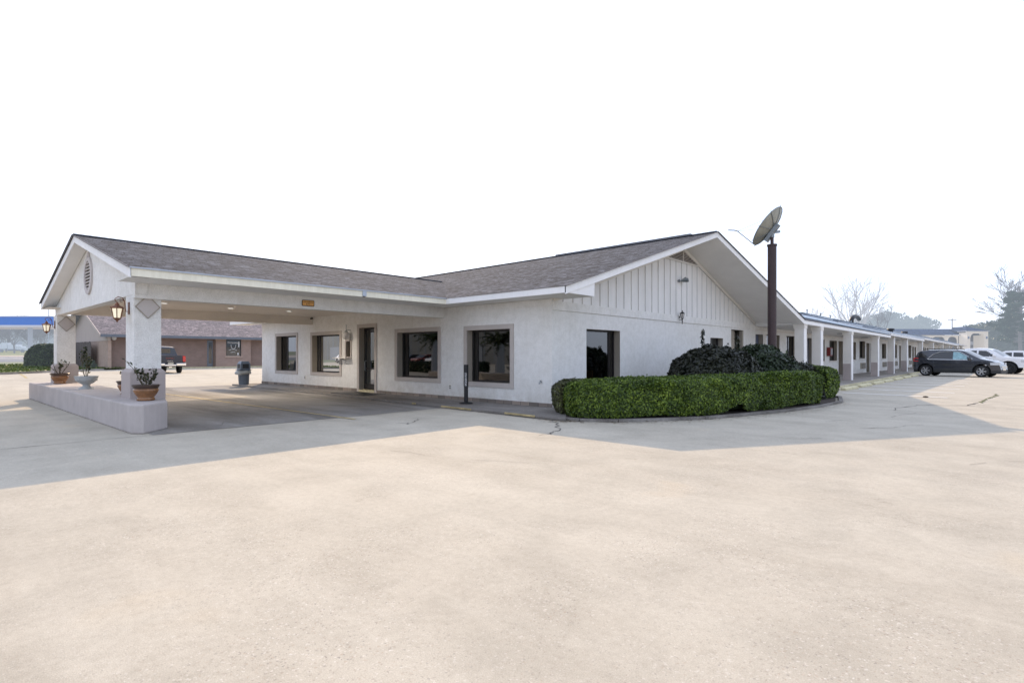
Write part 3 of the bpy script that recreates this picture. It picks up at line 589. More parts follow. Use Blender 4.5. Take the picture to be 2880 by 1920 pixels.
# left slope soffit, boxed eave end, right slope soffit
grid_quad(mb,(0,.42,sid(.42)+.11),(1.18,.42,3.66),(1.43,8.59,RZ-h-.002),(0.,8.6,sid(8.6)+.11),8)
mb.build('rake_soffit','soffit',office); mb=MB(); mb.p([(0,17.2,3.31),(2.6,16.28,3.11),(0,17.2,3.12)])
grid_quad(mb,(0,8.6,sid(8.6)+.11),(1.43,8.61,RZ-h-.002),(2.6,16.28,3.32-h),(0,17.2,3.31),8)
mb.build('rake_soffit','soffit',office); mb=MB()
mb.p([(0,-.92,3.287),(1.17,-.92,3.287),(1.17,.42,3.287),(0,.42,3.287)]); mb.p([(1.17,.42,3.287),(0,.42,3.287),(0,.42,3.7),(1.17,.42,3.7)])
mb.p([(-4.7,-.92,3.288),(0,-.92,3.288),(0,0,3.288),(-4.7,0,3.288)]); mb.build('soffit','soffit',office); mb=MB(); mb.p([(XE,-.92,3.288),(-14.6,-.92,3.288),(-14.6,0,3.288),(XE,0,3.288)])
mb.build('soffit','soffit',office)
# closed back/side shell and inner rooms so that the windows look into real space
mb=MB(); mb.box(-20.04,-.02,16.1,16.3,0,3.3); mb.box(-20.05,-19.8,.3,16.1,0,3.3); mb.p([(-20,0,3.44),(-20,17.2,3.44),(-20,8.6,6.2)])
mb.build('rear_wall','stucco',office)
mb=MB(); mb.p([(-19.8,.3,.09),(-.3,.3,.09),(-.3,16.1,.09),(-19.8,16.1,.09)],1); mb.p([(-19.8,.3,3.05),(-.3,.3,3.05),(-.3,16.1,3.05),(-19.8,16.1,3.05)],0)
mb.p([(-19.8,5.2,.09),(-4.9,5.2,.09),(-4.9,5.2,3.05),(-19.8,5.2,3.05)],0); mb.p([(-4.9,.3,.09),(-4.9,7.2,.09),(-4.9,7.2,3.05),(-4.9,.3,3.05)],0); mb.p([(-4.9,7.2,.09),(-.3,7.2,.09),(-.3,7.2,3.05),(-4.9,7.2,3.05)],0)
mb.build('interior','interior',office) if False else mb.build('interior',['interior','interior_floor'],office)
# curtains behind right front window
mb=MB()
for x in (-3.52,): mb.box(x-.04,x+.10,.42,.46,.7,2.4)
mb.build('curtain','curtain',office)

# dining furniture seen through the side window
tb=thing('dining_table','round table with pale cloth inside the side window above the hedge','table',(-1.35,2.55,.09))
MB().lathe([(.45,.70),(.46,.73),(.45,.75)],n=20).build('tabletop','cloth',tb,world=False)
MB().tube([(0,0,0),(0,0,.70)],.04,8).build('leg','blackmetal',tb,world=False)
def chair(x,y,r,label):
    t=thing('dining_chair',label,'chair',(x,y,.09),r,'wooden chairs in the dining room')
    MB().box(-.2,.2,-.2,.2,.43,.47).build('seat','wood',t,world=False); MB().box(-.2,.2,.17,.2,.55,.98).build('backrest','wood',t,world=False)
    for sx in (-.18,.18):
        for sy in (-.18,.18): MB().tube([(sx,sy,0),(sx,sy,.43 if sy<0 else .98)],.015,6).build('leg','wood',t,world=False)
chair(-1.0,1.85,PI+.3,'light wooden chair inside the side window, left of the round table')
chair(-1.15,3.3,-.2,'light wooden chair inside the side window, right of the round table')

# ------------------------------------------------------------------ entrance canopy
can=thing('entrance_canopy','white gabled drive-through canopy on two stucco pillars in front of the office','canopy',(-9.7,-4.8,0))
CX=-9.7; CR=5.03
mb=MB()
for s,xe in ((1,-3.66),(-1,-15.96)):
    xe2=xe; y0=-9.64
    # slope from ridge to eave, valley against the main roof
    P0=(xe2,y0,3.475); P1=(xe2,-.93,3.475); P2=(CX,4.1,CR+.006); P3=(CX,y0,CR+.006); mb.p([P0,P1,P2,P3])
mb.bar((CX,-9.66,CR+.010),(CX,3.9,CR+.010),.26,.022,1)
for xe in (-3.64,-15.98): mb.bar((CX,-9.66,CR),(xe,-9.66,3.468),.04,.014,1)
mb.build('roof',['shingle_y','ridgecap'],can)
for q_ in (((-3.68,-9.60,3.455),(-3.68,-4.05,3.455),(1,0)),((-3.68,-3.95,3.455),(-3.68,-.95,3.455),(1,0)),((-15.94,-9.60,3.455),(-15.94,-.95,3.455),(-1,0))):
    mb=MB(); fas(q_[0],q_[1],.175,.03,q_[2]); mb.build('eave_fascia','fascia_cream',can)
mb=MB(); mb.bar((-3.665,-9.62,3.462),(-3.665,-.95,3.462),.035,.03); mb.box(-3.69,-3.655,-4.06,-3.94,3.30,3.45); mb.build('drip_edge','drip',can)
mb=MB(); fas((CX,-9.62,CR-.01),(-3.68,-9.62,3.455),.20,.03,(0,-1)); fas((-15.94,-9.62,3.455),(CX,-9.62,CR-.01),.20,.03,(0,-1)); mb.build('rake_fascia','white_paint',can)
mb=MB()
for xe,xi in ((-3.70,-4.88),(-15.92,-14.52)): mb.p([(xe,-9.58,3.28),(xe,-.95,3.28),(xi,-.95,3.28),(xi,-9.58,3.28)])
# sloping rake soffit between the rake board and the gable wall
mb.p([(CX,-9.59,CR-.19),(-3.72,-9.59,3.27),(-3.72,-9.26,3.27),(CX,-9.26,CR-.19)]); mb.p([(CX,-9.59,CR-.19),(-15.9,-9.59,3.27),(-15.9,-9.26,3.27),(CX,-9.26,CR-.19)])
mb.build('soffit','soffit',can)
mb=MB(); mb.p([(-15.7,-9.25,3.05),(-4.86,-9.25,3.02),(-4.86,-9.25,3.50),(CX,-9.25,CR-.14),(-15.7,-9.25,3.50)]); mb.p([(-15.7,-9.0,3.05),(-4.86,-9.0,3.02),(-4.86,-9.0,3.42),(-15.7,-9.0,3.42)]); mb.p([(-15.7,-9.25,3.05),(-4.86,-9.25,3.02),(-4.86,-9.0,3.02),(-15.7,-9.0,3.05)])
mb.p([(-15.7,-9.25,3.05),(-15.7,-9.0,3.05),(-15.7,-9.0,3.5),(-15.7,-9.25,3.5)]); mb.build('gable_front','stucco',can)
mb=MB(); mb.box(-5.12,-4.885,-9.249,-.002,2.935,3.40); mb.build('side_beam','stucco',can)
mb=MB(); mb.box(-14.62,-14.40,-8.999,-.002,3.045,3.45); mb.build('side_beam','ceiling',can)
mb=MB(); mb.p([(-14.4,-8.99,3.41),(-5.12,-8.99,3.41),(-5.12,-.002,3.41),(-14.4,-.002,3.41)]); mb.build('ceiling','ceiling',can)
for x,y in ((-11.84,-4.62),(-11.42,-6.93),(-11.6,-2.48)):
    d=MB().lathe([(.13,3.385),(.13,3.409)],(x,y,0),16).build('recessed_light','white_paint',can); MB().lathe([(.09,3.381),(.09,3.386)],(x,y,0),16).build('lens','downlight',d)
    l_=bpy.data.lights.new('downlight','SPOT'); l_.energy=260; l_.spot_size=2.9; l_.spot_blend=.6; l_.color=(1,.88,.74); l_.shadow_soft_size=.08; lo=bpy.data.objects.new('downlight',l_); COL.objects.link(lo); lo.location=(x,y,3.36); lo.parent=can; lo.location=(x+9.7,y+4.8,3.36)
# oval vent
def oval(cx,cz,rx,rz,y,n=28): return [(cx+rx*math.cos(2*PI*i/n),y,cz+rz*math.sin(2*PI*i/n)) for i in range(n)]
mb=MB(); o1=oval(-9.85,3.93,.52,.55,-9.30); o2=oval(-9.85,3.93,.38,.42,-9.30); o3=oval(-9.85,3.93,.52,.55,-9.25); o4=oval(-9.85,3.93,.38,.42,-9.25); n=28
for i in range(n): j=(i+1)%n; mb.p([o1[i],o1[j],o2[j],o2[i]]); mb.p([o3[i],o3[j],o1[j],o1[i]]); mb.p([o2[i],o2[j],o4[j],o4[i]])
mb.box(-9.95,-9.75,-9.30,-9.252,4.46,4.60); mb.box(-9.87,-9.83,-9.28,-9.252,4.60,4.84)
ov=mb.build('oval_vent','diamond',can); MB().p(oval(-9.85,3.93,.38,.42,-9.254)).build('vent_opening','acdark',ov)
mb=MB()
for k in range(9):
    z=3.56+k*.093; w=.38*math.sqrt(max(0,1-((z-3.93)/.42)**2))*.97
    mb.bar((-9.85-w,-9.272,z),(-9.85+w,-9.272,z),.03,.035)
mb.build('louver','trim',ov)
def pillar(x0,x1,y0,y1,label):
    mb=MB(); mb.box(x0,x1,y0,y1,1.28,3.06); p=mb.build('pillar','stucco',can,bevel=.012,label=label)
    e=.075; mb=MB(); mb.box(x0-e,x1+e*.6,y0-e,y1+e,.6,1.22)
    P=[(x0-e,y0-e,1.22),(x1+e*.6,y0-e,1.22),(x1+e*.6,y1+e,1.22),(x0-e,y1+e,1.22)]; Q=[(x0-.003,y0-.003,1.30),(x1+.003,y0-.003,1.30),(x1+.003,y1+.003,1.30),(x0-.003,y1+.003,1.30)]
    for i in range(4): j=(i+1)%4; mb.p([P[i],P[j],Q[j],Q[i]])
    mb.build('pillar_base','pillar_low',p)
    yc=(y0+y1)/2; a=.245; mb=MB(); xx=x1+.02
    D=[(xx,yc,2.75+.27),(xx,yc+a,2.75),(xx,yc,2.75-.27),(xx,yc-a,2.75)]; mb.p(D); Dd=[(x1-.002,b,c) for _,b,c in D]
    for i in range(4): j=(i+1)%4; mb.p([D[i],D[j],Dd[j],Dd[i]])
    for i in range(4): j=(i+1)%4; mb.bar(D[i],D[j],.012,.022,1)
    mb.build('diamond_panel',['diamond','jamb'],p)
pillar(-5.76,-5.05,-9.24,-8.68,'near pillar'); pillar(-16.12,-15.45,-9.24,-8.70,'far pillar')
isl=[(-16.9,-9.85),(-3.36,-9.67),(-3.14,-9.50),(-3.76,-8.90),(-5.06,-8.59),(-16.9,-8.4)]
tag(MB().prism(isl,0,.6).build('masonry_island','island',bevel=.03),'long low grey-mauve masonry base carrying the canopy pillars and flower pots','planter wall')

# ------------------------------------------------------------------ long room wing with porch
wing=thing('motel_wing','long single-storey motel room wing with columned porch and blue-grey metal roof','building',(0,17.3,0))
A0=(0,17.3); A1=(.9,46.); LA=math.hypot(.9,28.7); DA=(.9/LA,28.7/LA); NA=(DA[1],-DA[0])
wA=[('door',17.32,18.42,'doorblue'),('window',18.95,21.0,.75,2.75),('window',22.2,24.1,.75,2.76),('door',26.2,27.3,'doorblue'),('window',29.0,30.1,1.2,2.68),
    ('window',31.3,33.3,1.2,2.66),('door',33.7,34.95,'doorbrown'),('door',35.25,36.4,'doorbrown'),('window',37.5,39.0,1.25,2.66),('window',40.2,42.2,1.34,2.78,1),('door',42.65,43.9,'doorbrown'),('door',44.2,45.3,'doorbrown')]
wB=[('window',49.7,52.1,1.28,2.72,1),('window',57.,59.1,1.28,2.72,1),('door',60.7,62.,'doorbrown'),('door',66.3,67.6,'doorbrown'),('window',68.2,70.6,1.25,2.8,1),('door',71.6,73.2,'doorbrown'),('door',73.8,75.4,'doorbrown')]
y=82.4
while y<128: wB+= [('window',y,y+2.,1.28,2.72,1),('door',y+2.6,y+4.,'doorbrown'),('door',y+5.6,y+7.,'doorbrown'),('window',y+7.8,y+9.6,1.28,2.72,1)]; y+=15.2
def do_wall(name,O,D,L,nrm,items,zt):
    s0=lambda yy:(yy-O[1])/D[1]
    ops=[]
    for it in items:
        a,b=s0(it[1]),s0(it[2]); ops.append((a,b,.125,2.66 if it[1]>30 else 2.72) if it[0]=='door' else (a,b,it[3],it[4]))
    mb=MB(); wall_open(mb,O,D,L,.0,zt,ops,nrm,.28,0,1); mb.build(name,['stucco','jamb'],wing)
    for it,(a,b,c,d) in zip(items,ops):
        if it[0]=='door':
            dd=MB(); P=[(O[0]+D[0]*s-nrm[0]*.24,O[1]+D[1]*s-nrm[1]*.24) for s in (a+.01,b-.01)]
            Q=[(p[0]-nrm[0]*.04,p[1]-nrm[1]*.04) for p in P]
            dd.prism([P[0],P[1],Q[1],Q[0]],c,d-.01); w=dd.build('door',it[3],wing)
            kx,ky=O[0]+D[0]*(a+.12)-nrm[0]*.2,O[1]+D[1]*(a+.12)-nrm[1]*.2; MB().lathe([(.03,0),(.035,.03),(.03,.06)],(kx,ky,1.05),8).build('handle','galv',w)
        else:
            w=window_unit(wing,O,D,nrm,a,b,c,d,.28,'glass',trim=False,mull=[('v',.5)],fw=.05)
            sl=MB(); P=[(O[0]+D[0]*s+nrm[0]*.04,O[1]+D[1]*s+nrm[1]*.04) for s in (a-.08,b+.08)]; Q=[(p[0]-nrm[0]*.038,p[1]-nrm[1]*.038) for p in P]
            sl.prism([P[0],P[1],Q[1],Q[0]],c-.09,c-.002); sl.build('sill','stucco_warm',w)
            cu=MB(); cs=a+(b-a)*.56; P=[(O[0]+D[0]*s-nrm[0]*.34,O[1]+D[1]*s-nrm[1]*.34) for s in (cs,b-.05)]; cu.p([(*P[0],c),(*P[1],c),(*P[1],d),(*P[0],d)]); cu.build('curtain','curtain',w)
            if len(it)>5:
                ac=MB(); P=[(O[0]+D[0]*s+nrm[0]*.10,O[1]+D[1]*s+nrm[1]*.10) for s in (a+.3,b-.25)]; Q=[(p[0]-nrm[0]*.098,p[1]-nrm[1]*.098) for p in P]
                ac.prism([P[0],P[1],Q[1],Q[0]],.48,.96); g=ac.build('air_conditioner','ac',wing); sl=MB()
                for r_ in range(4):
                    for cc in range(3):
                        e0,e1=(cc+.12)/3,(cc+.88)/3; q=[(P[0][0]+(P[1][0]-P[0][0])*e+nrm[0]*.004,P[0][1]+(P[1][1]-P[0][1])*e) for e in (e0,e1)]
                        z=.52+r_*.105; sl.p([(*q[0],z),(*q[1],z),(*q[1],z+.07),(*q[0],z+.07)])
                sl.build('grille','acdark',g)
do_wall('room_wall',A0,DA,LA,NA,wA,3.30); do_wall('room_wall',(.9,46.),(0,1),89.,(1,0),wB,3.40)
mb=MB(); mb.p([(-1.2,17.6,.0),(-.5,46,0),(-.5,134,0),(-.5,134,3.2),(-.5,46,3.2),(-1.2,17.6,3.2)]); mb.build('interior','interior',wing)
mb=MB(); q=[(A0[0]+.03,17.3),(A1[0]+.03,46.),(A1[0]+.03,135.)]
for (a,b),(c,d) in zip(q,q[1:]): mb.prism([(a,b),(c,d),(c-.028,d),(a-.028,b)],2.93,2.99)
mb.build('band_board','stucco_warm',wing)
mb=MB(); mb.box(-9.3,-9.1,16.3,135,0,3.3); mb.p([(-9.3,135,0),(.9,135,0),(.9,135,3.3),(-3,135,5.1),(-9.3,135,3.3)]); mb.build('rear_wall','stucco',wing)
secs=[(16.3,37.1,2.62,3.3,3.12,2.92,5.10),(37.1,59.,3.3,3.3,3.10,3.07,5.16),(59.,111.,3.3,3.3,3.26,3.22,5.24),(111.,135.5,3.3,3.3,3.42,3.40,5.4)]
for k,(y0,y1,x0,x1,z0,z1,zr) in enumerate(secs):
    mb=MB(); H=.18; xr=-3.0
    if k==0:
        m0=(.9,y0,z0+H+(zr-z0-H)*.305); m1=(3.2,y1,z1+H+.012+(zr-z1-H)*.016)
        mb.p([(x0+.03,y0,z0+H+.004),(x1+.03,y1,z1+H+.004),m1,m0],1); mb.p([m0,m1,(xr,y1,zr),(xr,y0,zr)],0)
        a=Vector(m0)+Vector((0,0,.03)); b=Vector(m1)+Vector((0,0,.03)); mb.bar(a,b,.10,.05,0)
        mb.bar((-.9,y0,zr-.62+.03),(-.2,y1,zr-.80),.07,.05,2)
    else:
        mb.p([(x0+.03,y0-.25,z0+H+.004),(x1+.03,y1,z1+H+.004),(xr,y1,zr),(xr,y0-.25,zr)],0)
        for t in (.28,.6): mb.bar((x0+(xr-x0)*t,y0-.25,z0+H+(zr-z0-H)*t+.03),(x1+(xr-x1)*t,y1,z1+H+(zr-z1-H)*t+.03),.07,.05,2)
    mb.p([(xr,y0,zr),(xr,y1,zr),(-9.9,y1,3.2),(-9.9,y0,3.2)],0); mb.bar((xr,y0,zr+.02),(xr,y1,zr+.02),.3,.04,0)
    mb.build('roof',['metalroof','shingle_y','metalroof_dark'],wing)
    mb=MB(); fas((x0,y0,z0+H),(x1,y1,z1+H),H,.03,(1,0))
    # section end face where the roof steps
    mb.p([(x1,y1,z1),(x1,y1,z1+H),(xr,y1,zr),(xr,y1,zr-.3)]); mb.p([(x0,y0-.2 if k else y0,z0),(x0,y0-.2 if k else y0,z0+H),(xr,y0-.2 if k else y0,zr),(xr,y0-.2 if k else y0,zr-.3)]) if k else None
    mb.build('fascia','white_paint',wing)
    mb=MB(); ya=y0
    if k==0: mb.p([(x0-.02,16.28,z0+.004),(x1-.02,y1,z1+.004),(wx(y1)-.02,y1,z1+.01),(0,17.2,3.31-.18)])
    else: mb.p([(x0-.02,y0-.2,z0+.004),(x1-.02,y1,z1+.004),(.6,y1,z1+.004),(.6,y0-.2,z0+.004)])
    mb.build('porch_soffit','soffit',wing)
def zs(y):
    for y0,y1,x0,x1,z0,z1,zr in secs:
        if y<=y1: return z0+(z1-z0)*(y-y0)/(y1-y0)
for x1,y in ((2.55,16.45),(2.72,18.9),(2.97,24.9),(3.07,33.1),(3.1,40.0),(3.1,47.5),(3.1,59.2),(3.1,70.5),(3.1,83.3),(3.1,94.6),(3.1,110.7),(3.1,125.1)):
    zt=zs(y)+.003; mb=MB(); mb.box(x1-.42,x1,y,y+.45,.118,zt-.2); mb.box(x1-.455,x1+.035,y-.035,y+.485,zt-.2,zt); c=mb.build('porch_column',['stucco_warm'],wing)
    mb=MB(); mb.box(x1-.432,x1-.03,y-.012,y+.3,.119,1.10); mb.build('column_base','pillar_low',c)
    mb=MB(); mb.box(x1-.02,x1+.012,y-.006,y+.456,.119,zt-.2); mb.build('column_face','white_paint',c)
for y in (27.5,35.2,43.,52.): MB().lathe([(.22,0),(.2,.03)],(1.9,y,zs(y)-.03),14).build('porch_light','galv',wing)
# roof furniture
for i,(y,h) in enumerate(((33.5,.34),(39.3,.36),(43.8,.3),(47.5,.3),(67.7,.3),(24.5,.3),(57.,.22),(72.,.25))):
    q=['third','fourth','fifth','sixth','eighth','second','seventh','farthest'][i]
    t=tag(MB().tube([(-3.0,y,5.08),(-3.0,y,5.14+h)],.05,8).tube([(-3.0,y,5.14+h),(-3,y,5.2+h)],.08,8).build('vent_pipe','galv'),f'small dark vent pipe on the wing roof ridge, {q} from the gable' if q!='farthest' else 'small dark vent pipe farthest along the wing roof ridge','vent pipe','vent pipes along the wing ridge')
for i,(x,y,q) in enumerate(((1.0,54.1,'nearer'),(1.0,64.,'farther'))):
    z=4.0; t=thing('roof_vent',f'{q} of two low round black turbine vents on the metal porch roof','roof vent',(x,y,z),0,'turbine vents on the wing roof')
    MB().lathe([(.22,-.2),(.22,.12)],n=14).build('base','blackmetal',t,world=False); MB().lathe([(.30,.12),(.36,.2),(.30,.30),(.1,.34)],n=16).build('cap','blackmetal',t,world=False)
pts=[(-3.6,60.2,5.0),(-3.6,60.3,5.45)]+[(-3.6+.02*k,60.2+2.0*(1-math.cos(k/8*PI*.78)),5.45+.72*math.sin(k/8*PI*.78)) for k in range(1,9)]
tag(MB().tube(pts,.24,12).build('roof_duct','blackmetal',smooth=True),'big dark curved gooseneck duct on the wing roof in front of the bare tree','duct')

# ------------------------------------------------------------------ small things on the walls
def lantern(x,y,z,label):
    t=thing('wall_lantern',label,'wall lantern',(x,y,z),0,'lit lanterns on the canopy pillars',s=(.9,.9,.9)); L=lambda mb,n,m,p=t,**k: mb.build(n,m,p,world=False,**k)
    mb=MB(); mb.lathe([(.001,-.005),(.05,-.005),(.055,-.02),(.04,-.035)],n=16,M4=Matrix.Rotation(PI/2,4,'X')); mb.box(-.045,.045,-.025,0,-.16,.16); L(mb,'wall_plate','copper')
    a=[(0,-.02,-.08),(0,-.07,-.09),(0,-.09,.05),(0,-.10,.18),(0,-.15,.27),(0,-.24,.285),(0,-.31,.23),(0,-.30,.17),(0,-.26,.155)]
    mb=MB(); mb.tube(a,.011,6); mb.tube([(0,-.10,.17),(0,-.15,.215),(0,-.20,.20),(0,-.20,.17),(0,-.17,.165)],.009,6); L(mb,'bracket','copper')
    cy=-.26; T=Matrix.Translation((0,cy,0))@Matrix.Rotation(PI/4,4,'Z')
    mb=MB(); mb.lathe([(.012,.15),(.03,.12),(.045,.10),(.06,.06),(.165,.015),(.17,-.01),(.14,-.02)],n=4 and 6,M4=T); L(mb,'lantern_cap','copper'); L(MB().lathe([(.085,-.26),(.10,-.275),(.06,-.31),(.03,-.33),(.03,-.35),(.012,-.37)],n=6,M4=T),'finial','copper')
    mb=MB()
    for i in range(6):
        an=PI/4+i*PI/3; p0=(.135*math.cos(an),cy+.135*math.sin(an),-.02); p1=(.088*math.cos(an),cy+.088*math.sin(an),-.265); mb.bar(p0,p1,.022,.012)
    L(mb,'lantern_frame','copper')
    mb=MB(); mb.lathe([(.128,-.021),(.084,-.262)],n=6,M4=T,cap=False); g=L(mb,'lantern_glass','lampglass')
    L(MB().lathe([(.03,-.2),(.045,-.14),(.02,-.08)],(0,cy,0),10),'bulb','lampcore',t)
lantern(-5.42,-9.245,2.72,'larger lit copper lantern on the near canopy pillar'); lantern(-15.8,-9.245,2.72,'lit copper lantern on the far canopy pillar above the bush')
t=thing('globe_lamp','round glass globe lamp on an arm beside the front door','wall lamp',(-11.1,-.02,2.55))
MB().tube([(-11.05,0,2.68),(-11.1,-.18,2.70),(-11.1,-.2,2.66)],.016,6).tube([(-11.1,-.2,2.60),(-11.1,-.2,2.92)],.013,6).build('arm','galv',t)
MB().lathe([(.05,2.66),(.07,2.62),(.07,2.60)],(-11.1,-.2,0),12).build('collar','galv',t)
MB().lathe([(.17*math.sin(a)+.001,2.45-.17*math.cos(a)) for a in np.linspace(0,PI,12)],(-11.1,-.2,0),18).build('globe','globe',t,smooth=True)
t=thing('carriage_lamp','black carriage lamp with clear glass on the band below the board siding','wall lamp',(.04,8.24,3.15),s=(.8,.8,.8))
def LT(mb,n,m): return mb.build(n,m,t,world=False)
LT(MB().tube([(0,0,-.12),(.12,0,-.16),(.16,0,-.10)],.015,6).lathe([(.05,-.005),(.05,.02)],n=10,M4=Matrix.Rotation(PI/2,4,'Y')),'arm','blackmetal')
LT(MB().lathe([(.02,.34),(.03,.30),(.015,.27),(.06,.25),(.12,.20),(.125,.17)],(.16,0,0),8).lathe([(.06,-.06),(.05,-.09),(.02,-.14),(.03,-.2),(.01,-.36)],(.16,0,0),8),'lamp_cap','blackmetal')
mb=MB()
for i in range(6):
    a=i*PI/3; mb.bar((.16+.115*math.cos(a),.115*math.sin(a),.18),(.16+.06*math.cos(a),.06*math.sin(a),-.06),.014,.014)
LT(mb,'lamp_frame','blackmetal'); LT(MB().lathe([(.108,.17),(.055,-.055)],(.16,0,0),8,cap=False),'lamp_glass','globe')
t=thing('flood_light','small twin grey flood light high on the board siding below the vent','flood light',(.035,8.2,4.62))
LT(MB().lathe([(.06,0),(.06,.04)],n=12,M4=Matrix.Rotation(PI/2,4,'Y')),'base','galv')
for s in (0,1): LT(MB().lathe([(.03,0),(.05,.08),(.085,.2),(.085,.24)],(.06,.06+s*.14,-.01),12,M4=Matrix.Rotation(1.25 if s else 1.1,4,'Y')@Matrix.Rotation(-.6,4,'X')),'lamp_head','galv')
t=thing('security_camera','tiny black security camera tucked where the far beam meets the wall','camera',(-14.25,-.12,3.36))
LT(MB().tube([(0,0,.04),(0,-.03,-.02)],.015,6),'mount','blackmetal'); LT(MB().tube([(-.03,-.08,-.04),(.05,.02,-.02)],.035,10),'camera_body','blackmetal')
sg=thing('clearance_sign','orange low clearance sign with black border on the canopy beam','sign',(-4.882,-5.08,3.10))
def rr(w,h,r,n=5): return [(cx*(w-r)+r*math.cos(a),cz*(h-r)+r*math.sin(a)) for cx,cz,a0 in ((1,1,0),(-1,1,PI/2),(-1,-1,PI),(1,-1,1.5*PI)) for a in np.linspace(a0,a0+PI/2,n)]
mb=MB(); mb.p([(.014,a,b) for a,b in rr(.185,.088,.03)]); q=rr(.185,.088,.03)
for i in range(len(q)): j=(i+1)%len(q); mb.p([(.014,*q[i]),(.014,*q[j]),(0,*q[j]),(0,*q[i])])
mb.build('sign_border','blackpaint',sg,world=False)
MB().p([(.017,a,b) for a,b in rr(.168,.071,.022)]).build('sign_face','amber',sg,world=False)
FX=lambda x,y,z: frame3((x,y,z),(0,1,0),(0,0,1))
text_part('lettering','LOW CLEARANCE',.052,'blackpaint',FX(.019,0,.028),sg,.001,sx=.72); text_part('lettering','8 FT.',.068,'blackpaint',FX(.019,0,-.033),sg,.001,sx=.9)
for x,z,l in ((-15.15,.54,'small weatherproof outlet box on the front wall between the two left windows'),(-4.53,.50,'small double outlet box low on the front wall between the two right windows')):
    t=thing('wall_outlet',l,'outlet',(x,-.002,z)); LT(MB().box(-.045,.045,-.03,0,-.08,.08),'outlet_box','stucco_warm')
    LT(MB().box(-.03,.03,-.036,-.031,.015,.055).box(-.03,.03,-.036,-.031,-.055,-.015),'socket','blackpaint')
t=thing('hose_tap','small grey outdoor tap low on the wall near the building corner','tap',(-.42,-.002,.80))
LT(MB().tube([(0,0,0),(0,-.09,0),(0,-.11,-.05)],.014,8),'spout','galv'); LT(MB().tube([(0,-.05,.0),(0,-.05,.05)],.01,6).lathe([(.04,.05),(.04,.06)],(0,-.05,0),8),'valve_handle','galv')
t=MB().box(-10.4,-8.1,-1.3,-.25,.0765,.088).build('doormat','blackpaint'); tag(t,'flat black doormat on the sidewalk in front of the glass door','doormat')
sp=thing('smokers_post','slim black smokers post with white vertical lettering on the sidewalk','ash bin',(-2.82,-.85,.075))
MB().lathe([(.22,0),(.22,.025),(.17,.05),(.05,.06)],n=20).build('base','blackmetal',sp,world=False)
MB().tube([(0,0,.05),(0,0,.52)],.066,14).build('pole','blackmetal',sp,world=False); MB().tube([(0,0,.524),(0,0,1.24)],.074,14).build('receptacle','blackmetal',sp,world=False)
d=Vector((.70,-.72,0)).normalized(); pz=Vector((0,0,1)); o=d*.077
text_part('lettering','SMOKERS POST',.085,'signwhite',frame3((o.x,o.y,.78),(0,0,1),pz.cross(d)*-1),sp,.002,sx=.72)
rb=thing('extinguisher_box','red fire extinguisher cabinet on the porch wall beside a window','cabinet',(.44,30.85,1.85))
MB().box(0,.22,-.33,.33,-.3,.3).build('cabinet_body','redbox',rb,world=False,bevel=.01); MB().box(.221,.226,-.25,.25,-.22,.22).build('cabinet_window','darkpane',rb,world=False)

# bin
tr=thing('trash_can','grey domed trash can with clear liner at the end of the sidewalk','trash can',(-19.55,-1.15,.077))
tr.scale=(.86,.86,.90)
mb=MB(); mb.lathe([(.27,0),(.31,.78),(.335,.80),(.335,.86),(.30,.86)],n=28)
for k in range(12): a=k*PI/6; mb.bar((.272*math.cos(a),.272*math.sin(a),.05),(.305*math.cos(a),.305*math.sin(a),.70),.025,.025)
mb.build('bin_body','bin',tr,world=False)
mb=MB(); mb.box(-.29,.29,-.29,.29,.88,1.18); 
for i,(w,z) in enumerate(((.29,1.18),)): 
    Q=[(-w,-w,z),(w,-w,z),(w,w,z),(-w,w,z)]; R=[(-.2,-.2,1.36),(.2,-.2,1.36),(.2,.2,1.36),(-.2,.2,1.36)]
    for a in range(4): b=(a+1)%4; mb.p([Q[a],Q[b],R[b],R[a]])
    mb.p(R)
mb.box(-.36,.36,-.36,.36,.85,.89); mb.build('dome_lid','bin',tr,world=False,bevel=.03)
MB().box(-.18,.18,-.296,-.291,.95,1.2).box(.291,.296,-.18,.18,.95,1.2).build('lid_flap','plastic',tr,world=False)
pr=[]; mb=MB(); n=28
for z,r0 in ((.60,.40),(.66,.45),(.74,.42),(.83,.37)):
    for j in range(n): a=2*PI*j/n; r=r0+.04*math.sin(a*3+z*20)+.03*math.sin(a*7+z*9); mb.v.append((r*math.cos(a)-.03,r*math.sin(a)-.02,z+.03*math.sin(a*2)))
for i in range(3):
    for j in range(n): a=i*n+j; b=i*n+(j+1)%n; mb.f.append((a,b,b+n,a+n)); mb.m.append(0)
mb.build('liner','bag',tr,world=False,smooth=True)

